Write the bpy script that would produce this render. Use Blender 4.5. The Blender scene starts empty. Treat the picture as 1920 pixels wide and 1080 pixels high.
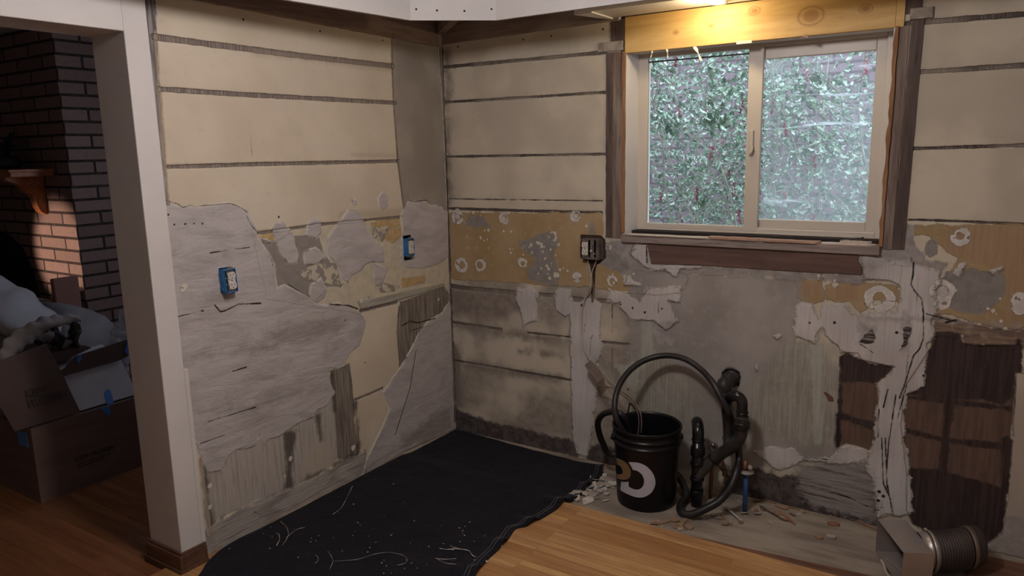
import bpy, math, random
import numpy as np
from mathutils import Vector, Matrix
random.seed(7)
SC = bpy.context.scene
COL = SC.collection
# ------------------------------------------------------------------ camera
CF, CYAW, CPIT, CROLL, CX, CY, CH = 1396.301, -0.58092, 0.18258, -0.02149, 2.54229, -3.24306, 1.585
_cy, _sy = math.cos(CYAW), math.sin(CYAW)
FWD = Vector((_sy*math.cos(CPIT), _cy*math.cos(CPIT), -math.sin(CPIT)))
_r = Vector((_cy, -_sy, 0)); _u = _r.cross(FWD)
RGT = _r*math.cos(CROLL) + _u*math.sin(CROLL)
UPV = _u*math.cos(CROLL) - _r*math.sin(CROLL)
CAM = Vector((CX, CY, CH))
cd = bpy.data.cameras.new('camera'); cam = bpy.data.objects.new('camera', cd); COL.objects.link(cam)
cd.sensor_width = 36; cd.lens = CF*36/1920; cd.clip_start = 0.02; cd.clip_end = 200
M = Matrix((RGT, UPV, -FWD)).transposed().to_4x4(); M.translation = CAM
cam.matrix_world = M
SC.camera = cam
# ------------------------------------------------------------------ view, world, lights
SC.view_settings.view_transform = 'Standard'
SC.view_settings.look = 'None'
SC.view_settings.exposure = 0.0
SC.view_settings.gamma = 1.0
SC.view_settings.use_curve_mapping = False
wd = bpy.data.worlds.new('overcast_sky'); SC.world = wd; wd.use_nodes = True
bg = wd.node_tree.nodes['Background']
bg.inputs[0].default_value = (0.74, 0.87, 1.0, 1); bg.inputs[1].default_value = 5.6

def light(name, kind, loc, energy, color, size=0.1, target=None, **kw):
    l = bpy.data.lights.new(name, kind); l.energy = energy; l.color = color
    if kind == 'AREA':
        l.shape = kw.get('shape', 'DISK'); l.size = size
        if 'size_y' in kw: l.size_y = kw['size_y']
    else: l.shadow_soft_size = size
    if kind == 'SPOT':
        l.spot_size = kw['cone']; l.spot_blend = kw.get('blend', .4)
    o = bpy.data.objects.new(name, l); COL.objects.link(o); o.location = loc
    if target is not None:
        o.rotation_euler = (Vector(target)-Vector(loc)).to_track_quat('-Z', 'Y').to_euler()
    return o
light('kitchen_ceiling_light', 'POINT', (1.5, -1.85, 2.33), 46, (1.0, .925, .90), .10)
light('sink_puck_light', 'POINT', (1.50, -.16, 2.132), 4.6, (1.0, .78, .47), .03)
light('living_room_lamp', 'SPOT', (-3.0, -2.5, .85), 165, (1.0, .72, .55), .03, target=(-2.72, -.745, .97), cone=math.radians(25), blend=.6)
light('living_room_window_light', 'AREA', (-1.15, .10, 1.5), 9, (.74, .82, 1.0), .9, target=(-1.35, -1, 1.25))

# ------------------------------------------------------------------ helpers
def at(px, ax, val):
    d = FWD + RGT*((px[0]-960)/CF) - UPV*((px[1]-540)/CF)
    t = (val-CAM[ax])/d[ax]
    return CAM + d*t
def K(ox, oy, s, *pts): return [(ox+x/s, oy+y/s) for x, y in pts]
def lin(c):
    c = c/255.0
    return c/12.92 if c <= .04045 else ((c+.055)/1.055)**2.4
def rgb(r, g, b, k=1.0): return (min(lin(r)*k, .95), min(lin(g)*k, .95), min(lin(b)*k, .95), 1)

class NT:
    def __init__(s, name):
        s.m = bpy.data.materials.new(name); s.m.use_nodes = True
        s.t = s.m.node_tree; s.n = s.t.nodes; s.b = s.n['Principled BSDF']
        s._obj = None
    def new(s, ty, **kw):
        n = s.n.new(ty)
        for k, v in kw.items(): setattr(n, k, v)
        return n
    def put(s, inp, v):
        if isinstance(v, (int, float)):
            inp.default_value = v if not hasattr(inp.default_value, '__len__') else (v,)*len(inp.default_value)
        elif isinstance(v, tuple): inp.default_value = v
        else: s.t.links.new(v, inp)
    def obj(s):
        if s._obj is None: s._obj = s.new('ShaderNodeTexCoord').outputs['Object']
        return s._obj
    def mapped(s, scale=(1, 1, 1), rot=(0, 0, 0), src=None):
        n = s.new('ShaderNodeMapping'); s.put(n.inputs['Vector'], src or s.obj())
        n.inputs['Scale'].default_value = scale; n.inputs['Rotation'].default_value = rot
        return n.outputs[0]
    def noise(s, scale, detail=3, rough=.55, vec=None, dist=0):
        n = s.new('ShaderNodeTexNoise'); s.put(n.inputs['Vector'], vec or s.obj())
        n.inputs['Scale'].default_value = scale; n.inputs['Detail'].default_value = detail
        n.inputs['Roughness'].default_value = rough; n.inputs['Distortion'].default_value = dist
        return n.outputs[0]
    def math(s, op, a, b=None, c=None, clamp=False):
        n = s.new('ShaderNodeMath', operation=op, use_clamp=clamp)
        s.put(n.inputs[0], a)
        if b is not None: s.put(n.inputs[1], b)
        if c is not None: s.put(n.inputs[2], c)
        return n.outputs[0]
    def ramp(s, v, lo, hi, a=0., b=1.):
        n = s.new('ShaderNodeMapRange', interpolation_type='SMOOTHSTEP'); s.put(n.inputs[0], v)
        n.inputs[1].default_value = lo; n.inputs[2].default_value = hi
        n.inputs[3].default_value = a; n.inputs[4].default_value = b
        return n.outputs[0]
    def mix(s, f, a, b, mode='MIX'):
        n = s.new('ShaderNodeMix', data_type='RGBA', blend_type=mode)
        s.put(n.inputs[0], f); s.put(n.inputs[6], a); s.put(n.inputs[7], b)
        return n.outputs[2]
    def attr(s, name): return s.new('ShaderNodeAttribute', attribute_name=name).outputs['Fac']
    def bump(s, h, dist=.01, strength=1.0):
        n = s.new('ShaderNodeBump'); s.put(n.inputs['Height'], h)
        n.inputs['Distance'].default_value = dist; n.inputs['Strength'].default_value = strength
        s.t.links.new(n.outputs[0], s.b.inputs['Normal'])
    def set(s, color=None, rough=.6, metal=0., spec=None, **kw):
        if color is not None: s.put(s.b.inputs['Base Color'], color)
        s.put(s.b.inputs['Roughness'], rough); s.b.inputs['Metallic'].default_value = metal
        if spec is not None: s.b.inputs['Specular IOR Level'].default_value = spec
        for k, v in kw.items(): s.put(s.b.inputs[k], v)
        return s.m

def simple(name, c1, c2=None, scale=8, rough=.6, metal=0., bump=0., bscale=40, stretch=(1, 1, 1), spec=.4, lo=.35, hi=.65, coat=0.):
    t = NT(name)
    v = t.mapped(stretch) if stretch != (1, 1, 1) else None
    col = c1
    if c2 is not None: col = t.mix(t.ramp(t.noise(scale, 4, vec=v), lo, hi), c1, c2)
    if bump: t.bump(t.noise(bscale, 4, vec=v), bump)
    return t.set(col, rough, metal, spec, **({'Coat Weight': coat} if coat else {}))

def wood(name, c1, c2, c3, axis='x', rough=.5, bump=.001, coat=0., gs=1.0):
    t = NT(name)
    st = {'x': (1.2, 14, 14), 'y': (14, 1.2, 14), 'z': (14, 14, 1.2)}[axis]
    v = t.mapped(tuple(a*gs for a in st))
    n1 = t.noise(1.6, 5, .6, v, .6); n2 = t.noise(6, 4, .6, v)
    c = t.mix(t.ramp(n1, .35, .65), c1, c2)
    c = t.mix(t.ramp(n2, .52, .75, 0, .8), c, c3)
    t.bump(n2, bump)
    return t.set(c, rough, 0, .4, **({'Coat Weight': coat} if coat else {}))

class MB:
    """collects shapes, builds ONE mesh object"""
    def __init__(s): s.v = []; s.f = []; s.smooth = []
    def add(s, vs, fs, smooth=False):
        o = len(s.v); s.v += [tuple(p) for p in vs]; s.f += [tuple(i+o for i in f) for f in fs]; s.smooth += [smooth]*len(fs); return s
    def box(s, a, b, m=None):
        (x0, y0, z0), (x1, y1, z1) = a, b
        vs = [Vector(p) for p in ((x0,y0,z0),(x1,y0,z0),(x1,y1,z0),(x0,y1,z0),(x0,y0,z1),(x1,y0,z1),(x1,y1,z1),(x0,y1,z1))]
        if m is not None: vs = [m @ v for v in vs]
        return s.add(vs, [(0,3,2,1),(4,5,6,7),(0,1,5,4),(1,2,6,5),(2,3,7,6),(3,0,4,7)])
    def bevbox(s, a, b, r, m=None, seg=3):
        """box with rounded vertical (local z) edges and slightly bevelled caps"""
        (x0, y0, z0), (x1, y1, z1) = a, b
        pts = []
        for cx_, cy_, a0 in ((x1-r, y1-r, 0), (x0+r, y1-r, 90), (x0+r, y0+r, 180), (x1-r, y0+r, 270)):
            for k in range(seg+1):
                t = math.radians(a0+90*k/seg); pts.append((cx_+r*math.cos(t), cy_+r*math.sin(t)))
        return s.prism(pts, z0, z1, m, bev=min(r*.4, (z1-z0)*.3))
    def prism(s, pts, z0, z1, m=None, bev=0.):
        n = len(pts); c = (sum(p[0] for p in pts)/n, sum(p[1] for p in pts)/n)
        def ring(z, inset):
            o = []
            for x, y in pts:
                d = math.hypot(x-c[0], y-c[1]) or 1
                o.append(Vector((x-(x-c[0])/d*inset, y-(y-c[1])/d*inset, z)))
            return o
        rings = [ring(z0, bev)] + ([ring(z0+bev, 0), ring(z1-bev, 0)] if bev else []) + [ring(z1, bev)]
        vs = [v for r_ in rings for v in r_]
        if m is not None: vs = [m @ v for v in vs]
        fs = []
        for k in range(len(rings)-1):
            for i in range(n):
                j = (i+1) % n; fs.append((k*n+i, k*n+j, (k+1)*n+j, (k+1)*n+i))
        fs.append(tuple(reversed(range(n)))); fs.append(tuple((len(rings)-1)*n+i for i in range(n)))
        return s.add(vs, fs)
    def tube(s, path, r, seg=12, caps=True, smooth=True):
        P = [Vector(p) for p in path]; R = r if isinstance(r, (list, tuple)) else [r]*len(P)
        n = len(P); t0 = (P[1]-P[0]).normalized()
        up = Vector((0, 0, 1)) if abs(t0.z) < .9 else Vector((1, 0, 0))
        a = t0.cross(up).normalized(); vs = []
        for i in range(n):
            t = ((P[min(i+1, n-1)]-P[max(i-1, 0)])).normalized()
            a = (a - t*a.dot(t)).normalized(); b = t.cross(a)
            for k in range(seg):
                w = 2*math.pi*k/seg; vs.append(P[i]+(a*math.cos(w)+b*math.sin(w))*R[i])
        fs = [(i*seg+k, i*seg+(k+1) % seg, (i+1)*seg+(k+1) % seg, (i+1)*seg+k) for i in range(n-1) for k in range(seg)]
        s.add(vs, fs, smooth)
        if caps:
            o = len(s.v)-len(vs); s.f.append(tuple(o+k for k in reversed(range(seg)))); s.f.append(tuple(o+(n-1)*seg+k for k in range(seg))); s.smooth += [False]*2
        return s
    def lathe(s, prof, m=None, seg=40, smooth=True):
        vs = [Vector((r*math.cos(2*math.pi*k/seg), r*math.sin(2*math.pi*k/seg), z)) for r, z in prof for k in range(seg)]
        if m is not None: vs = [m @ v for v in vs]
        return s.add(vs, [(i*seg+k, i*seg+(k+1) % seg, (i+1)*seg+(k+1) % seg, (i+1)*seg+k) for i in range(len(prof)-1) for k in range(seg)], smooth)
    def disc(s, c, r, nrm, seg=20):
        nrm = Vector(nrm).normalized(); q = nrm.to_track_quat('Z', 'Y').to_matrix()
        return s.add([Vector(c)+q @ Vector((r*math.cos(2*math.pi*k/seg), r*math.sin(2*math.pi*k/seg), 0)) for k in range(seg)], [tuple(range(seg))])
    def sphere(s, c, r, u=12, v=8, sc=(1, 1, 1)):
        vs = []
        for j in range(v+1):
            th = math.pi*j/v
            for i in range(u):
                ph = 2*math.pi*i/u
                vs.append((c[0]+r*sc[0]*math.sin(th)*math.cos(ph), c[1]+r*sc[1]*math.sin(th)*math.sin(ph), c[2]+r*sc[2]*math.cos(th)))
        return s.add(vs, [(j*u+i, (j+1)*u+i, (j+1)*u+(i+1) % u, j*u+(i+1) % u) for j in range(v) for i in range(u)], True)
    def build(s, name, mat, parent=None, origin=None, bevel=0.):
        me = bpy.data.meshes.new(name)
        o = Vector(origin) if origin is not None else Vector((0, 0, 0))
        me.from_pydata([tuple(Vector(v)-o) for v in s.v], [], s.f); me.update()
        me.polygons.foreach_set('use_smooth', s.smooth)
        if mat: me.materials.append(mat)
        ob = bpy.data.objects.new(name, me); COL.objects.link(ob)
        if parent is not None:
            ob.parent = parent
            if origin is not None: ob.location = o
        else: ob.location = o
        if bevel:
            b = ob.modifiers.new('bevel', 'BEVEL'); b.width = bevel; b.segments = 2; b.limit_method = 'ANGLE'
        return ob
def tag(o, label=None, cat=None, group=None, kind=None):
    if label: o['label'] = label
    if cat: o['category'] = cat
    if group: o['group'] = group
    if kind: o['kind'] = kind
    return o
def empty(name, loc, label, cat, group=None):
    o = bpy.data.objects.new(name, None); COL.objects.link(o); o.location = loc; o.empty_display_size = .05
    tag(o, label, cat, group); return o
def struct(o, label=None):
    o['kind'] = 'structure'
    if label: o['label'] = label
    return o
class Part:
    """parts given in world coordinates, parented to an Empty at 'root'"""
def part(mb, name, mat, root, bevel=0.):
    base = root
    off = Vector((0, 0, 0)); q = root
    while q is not None: off += q.location; q = q.parent
    return _child(mb, name, mat, root, off, bevel)
def _child(mb, name, mat, root, off, bevel):
    mb.v = [tuple(Vector(v)-off) for v in mb.v]
    return mb.build(name, mat, root, bevel=bevel)
def smoothpath(pts, n=8):
    P = [Vector(p) for p in pts]; P = [P[0]*2-P[1]]+P+[P[-1]*2-P[-2]]; out = []
    for i in range(1, len(P)-2):
        for k in range(n):
            t = k/n; a, b, c, d = P[i-1], P[i], P[i+1], P[i+2]
            out.append(.5*((2*b)+(c-a)*t+(2*a-5*b+4*c-d)*t*t+(3*b-a-3*c+d)*t**3))
    out.append(P[-2]); return out
def copy_tree(o, parent=None):
    c = o.copy(); COL.objects.link(c)
    if parent is not None: c.parent = parent
    for ch in list(o.children): copy_tree(ch, c)
    return c

# ------------------------------------------------------------------ wall layers: signed distance fields on a fine grid
def sdf_poly(U, V, poly):
    P = np.array(poly); n = len(P); d = np.full(U.shape, 1e9); inside = np.zeros(U.shape, bool)
    for i in range(n):
        a = P[i]; b = P[(i+1) % n]; e = b-a; w0 = U-a[0]; w1 = V-a[1]
        t = np.clip((w0*e[0]+w1*e[1])/(e @ e+1e-12), 0, 1)
        d = np.minimum(d, (w0-e[0]*t)**2+(w1-e[1]*t)**2)
        c = ((a[1] <= V) & (b[1] > V)) | ((b[1] <= V) & (a[1] > V))
        den = e[1] if abs(e[1]) > 1e-9 else 1e-9
        inside ^= c & (U < a[0]+(V-a[1])*e[0]/den)
    d = np.sqrt(d); return np.where(inside, d, -d)
def sdf_line(U, V, pts, hw):
    P = np.array(pts); d = np.full(U.shape, 1e9)
    for i in range(len(P)-1):
        a = P[i]; b = P[i+1]; e = b-a; w0 = U-a[0]; w1 = V-a[1]
        t = np.clip((w0*e[0]+w1*e[1])/(e @ e+1e-12), 0, 1)
        d = np.minimum(d, (w0-e[0]*t)**2+(w1-e[1]*t)**2)
    return hw-np.sqrt(d)
LIM = .09
def field(U, V, shapes, toUV):
    F = np.full(U.shape, -LIM)
    for sh in shapes:
        kind = sh[0]
        if kind == 'poly':
            pts = [toUV(p) for p in sh[1]]; m = LIM
        elif kind == 'line':
            pts = [toUV(p) for p in sh[1]]; m = LIM+sh[2]
        elif kind in ('ring', 'blob'):
            c = toUV(sh[1]); pts = [c]; m = sh[2]+LIM
        elif kind == 'rect':
            pts = [(sh[1], sh[2]), (sh[3], sh[2]), (sh[3], sh[4]), (sh[1], sh[4])]; m = LIM
        elif kind == 'wpoly': pts = sh[1]; m = LIM
        elif kind == 'wline': pts = sh[1]; m = LIM+sh[2]
        us = [p[0] for p in pts]; vs = [p[1] for p in pts]
        j = np.where((U[:, 0] >= min(us)-m) & (U[:, 0] <= max(us)+m))[0]; i = np.where((V[0] >= min(vs)-m) & (V[0] <= max(vs)+m))[0]
        if len(i) == 0 or len(j) == 0: continue
        sl = (slice(j[0], j[-1]+1), slice(i[0], i[-1]+1)); u = U[sl]; v = V[sl]
        if kind in ('poly', 'rect', 'wpoly'): f = sdf_poly(u, v, pts)
        elif kind in ('line', 'wline'): f = sdf_line(u, v, pts, sh[2])
        elif kind == 'blob': f = sh[2]-np.hypot(u-c[0], v-c[1])
        else: f = sh[3]-np.abs(np.hypot(u-c[0], v-c[1])-sh[2])
        F[sl] = np.maximum(F[sl], f)
    return np.clip(F, -LIM, LIM)

def wall_grid(name, u0, u1, v0, v1, step, place, layers, holes, toUV, mat_fn, flip):
    nu = int(round((u1-u0)/step))+1; nv = int(round((v1-v0)/step))+1
    us = np.linspace(u0, u1, nu); vs = np.linspace(v0, v1, nv)
    U, V = np.meshgrid(us, vs, indexing='ij')
    H = np.zeros(U.shape); data = {}
    for L in layers:
        F = field(U, V, L['shapes'], toUV); data[L['name']] = F
        h = L.get('h', 0)
        if h:
            t = np.clip(F/.006+.5, 0, 1); H = H*(1-t)+(h)*t if L.get('abs') else H+h*t*t*(3-2*t)
    co = place(U, V, H).reshape(-1, 3)
    idx = np.arange(nu*nv).reshape(nu, nv)
    a, b, c, d = idx[:-1, :-1], idx[1:, :-1], idx[1:, 1:], idx[:-1, 1:]
    uc = (us[:-1]+us[1:])/2; vc = (vs[:-1]+vs[1:])/2; UC, VC = np.meshgrid(uc, vc, indexing='ij')
    keep = np.ones(UC.shape, bool)
    for (x0, y0, x1, y1) in holes: keep &= ~((UC > x0) & (UC < x1) & (VC > y0) & (VC < y1))
    q = np.stack([a, b, c, d] if not flip else [a, d, c, b], -1)[keep].reshape(-1, 4)
    me = bpy.data.meshes.new(name)
    me.vertices.add(len(co)); me.vertices.foreach_set('co', co.astype(np.float32).ravel())
    me.loops.add(q.size); me.loops.foreach_set('vertex_index', q.ravel().astype(np.int32))
    me.polygons.add(len(q)); me.polygons.foreach_set('loop_start', np.arange(0, q.size, 4, dtype=np.int32))
    me.update(calc_edges=True); me.validate()
    for k, F in data.items():
        at_ = me.attributes.new(k, 'FLOAT', 'POINT'); at_.data.foreach_set('value', F.astype(np.float32).ravel())
    me.polygons.foreach_set('use_smooth', np.ones(len(me.polygons), bool))
    me.materials.append(mat_fn(layers))
    o = bpy.data.objects.new(name, me); COL.objects.link(o); return struct(o)

def wall_material(name, base1, base2, along):
    def fn(layers):
        t = NT(name)
        fine = t.noise(95, 5, .65); mid = t.noise(24, 4, .6); big = t.noise(3.2, 3, .5)
        vst = t.noise(3, 5, .6, t.mapped((30, 30, 1.6)))        # vertical streaks
        hv = (1, 5, 34) if along == 'x' else (5, 1, 34)
        hst = t.noise(2.2, 5, .62, t.mapped((2.2, 2.2, 30) if along == 'x' else (2.2, 2.2, 30)), .4)  # dragged horizontal strokes
        comb = t.noise(4, 2, .5, t.mapped((55, 55, 1)))         # comb tooth marks
        tex = {'fine': fine, 'mid': mid, 'big': big, 'v': vst, 'h': hst, 'comb': comb}
        w9 = t.noise(9, 3, .55, dist=.6); hb = t.noise(1.0, 5, .62, t.mapped((5, 5, 16)), .5)
        tex['hb'] = hb
        wmix = t.math('ADD', t.math('MULTIPLY', t.math('SUBTRACT', mid, .5), 1.5), t.math('MULTIPLY', t.math('SUBTRACT', fine, .5), .7))
        wmix = t.math('ADD', wmix, t.math('MULTIPLY', t.math('SUBTRACT', w9, .5), 1.6))
        wv = t.math('ADD', wmix, t.math('MULTIPLY', t.math('SUBTRACT', vst, .5), 1.6))
        wh = t.math('ADD', wmix, t.math('MULTIPLY', t.math('SUBTRACT', hst, .5), 1.6))
        col = t.mix(t.ramp(big, .35, .65), base1, base2)
        col = t.mix(t.ramp(mid, .56, .75, 0, .22), col, (base1[0]*.62, base1[1]*.6, base1[2]*.55, 1))
        hgt = t.math('MULTIPLY', fine, .06)
        for L in layers:
            if L.get('geo'): continue
            a = t.attr(L['name']); amp = L.get('warp', .012); soft = L.get('soft', .0008)
            w = {'v': wv, 'h': wh}.get(L.get('wdir'), wmix)
            d = t.math('MULTIPLY_ADD', w, amp, a)
            m = t.ramp(d, -soft, soft, 0, L.get('op', 1.0))
            c1, c2 = L['c1'], L.get('c2', L['c1'])
            lc = t.mix(t.ramp(tex[L.get('tex', 'mid')], L.get('lo', .38), L.get('hi', .62)), c1, c2)
            if 'c3' in L: lc = t.mix(t.ramp(tex[L.get('tex3', 'fine')], .5, .7, 0, L.get('k3', .6)), lc, L['c3'])
            if 'gate' in L:   # broken, patchy coverage
                m = t.math('MULTIPLY', m, t.ramp(tex[L['gate'][0]], L['gate'][1], L['gate'][2]))
            col = t.mix(m, col, lc)
            if 'rim' in L:
                rw = L.get('rimw', .0022)
                rm = t.math('MULTIPLY', t.ramp(d, -rw*1.6, -rw*.2), t.ramp(d, rw*.6, rw*1.4, 1, 0))
                rm = t.math('MULTIPLY', rm, t.ramp(mid, .4, .52))
                col = t.mix(rm, col, L['rim'])
            bh = L.get('bh', .25)
            hgt = t.math('MULTIPLY_ADD', m, bh, hgt)
            if 'btex' in L:
                hgt = t.math('MULTIPLY_ADD', t.math('MULTIPLY', m, tex[L['btex'][0]]), L['btex'][1], hgt)
        t.bump(hgt, .008, 1.0)
        return t.set(col, .85, 0, .2)
    return fn

# ------------------------------------------------------------------ LEFT WALL (plane x = 0)
def c2(*p): return K(260, 0, 2.7, *p)
def c3(*p): return K(280, 340, 2.841, *p)
def c4(*p): return K(300, 680, 2.7, *p)
def uvL(p): h = at(p, 0, 0.0); return (h.y, h.z)
def uvB(p): h = at(p, 1, 0.0); return (h.x, h.z)
def poly(pts): return ('poly', pts)
def line(pts, w): return ('line', pts, w)

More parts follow.
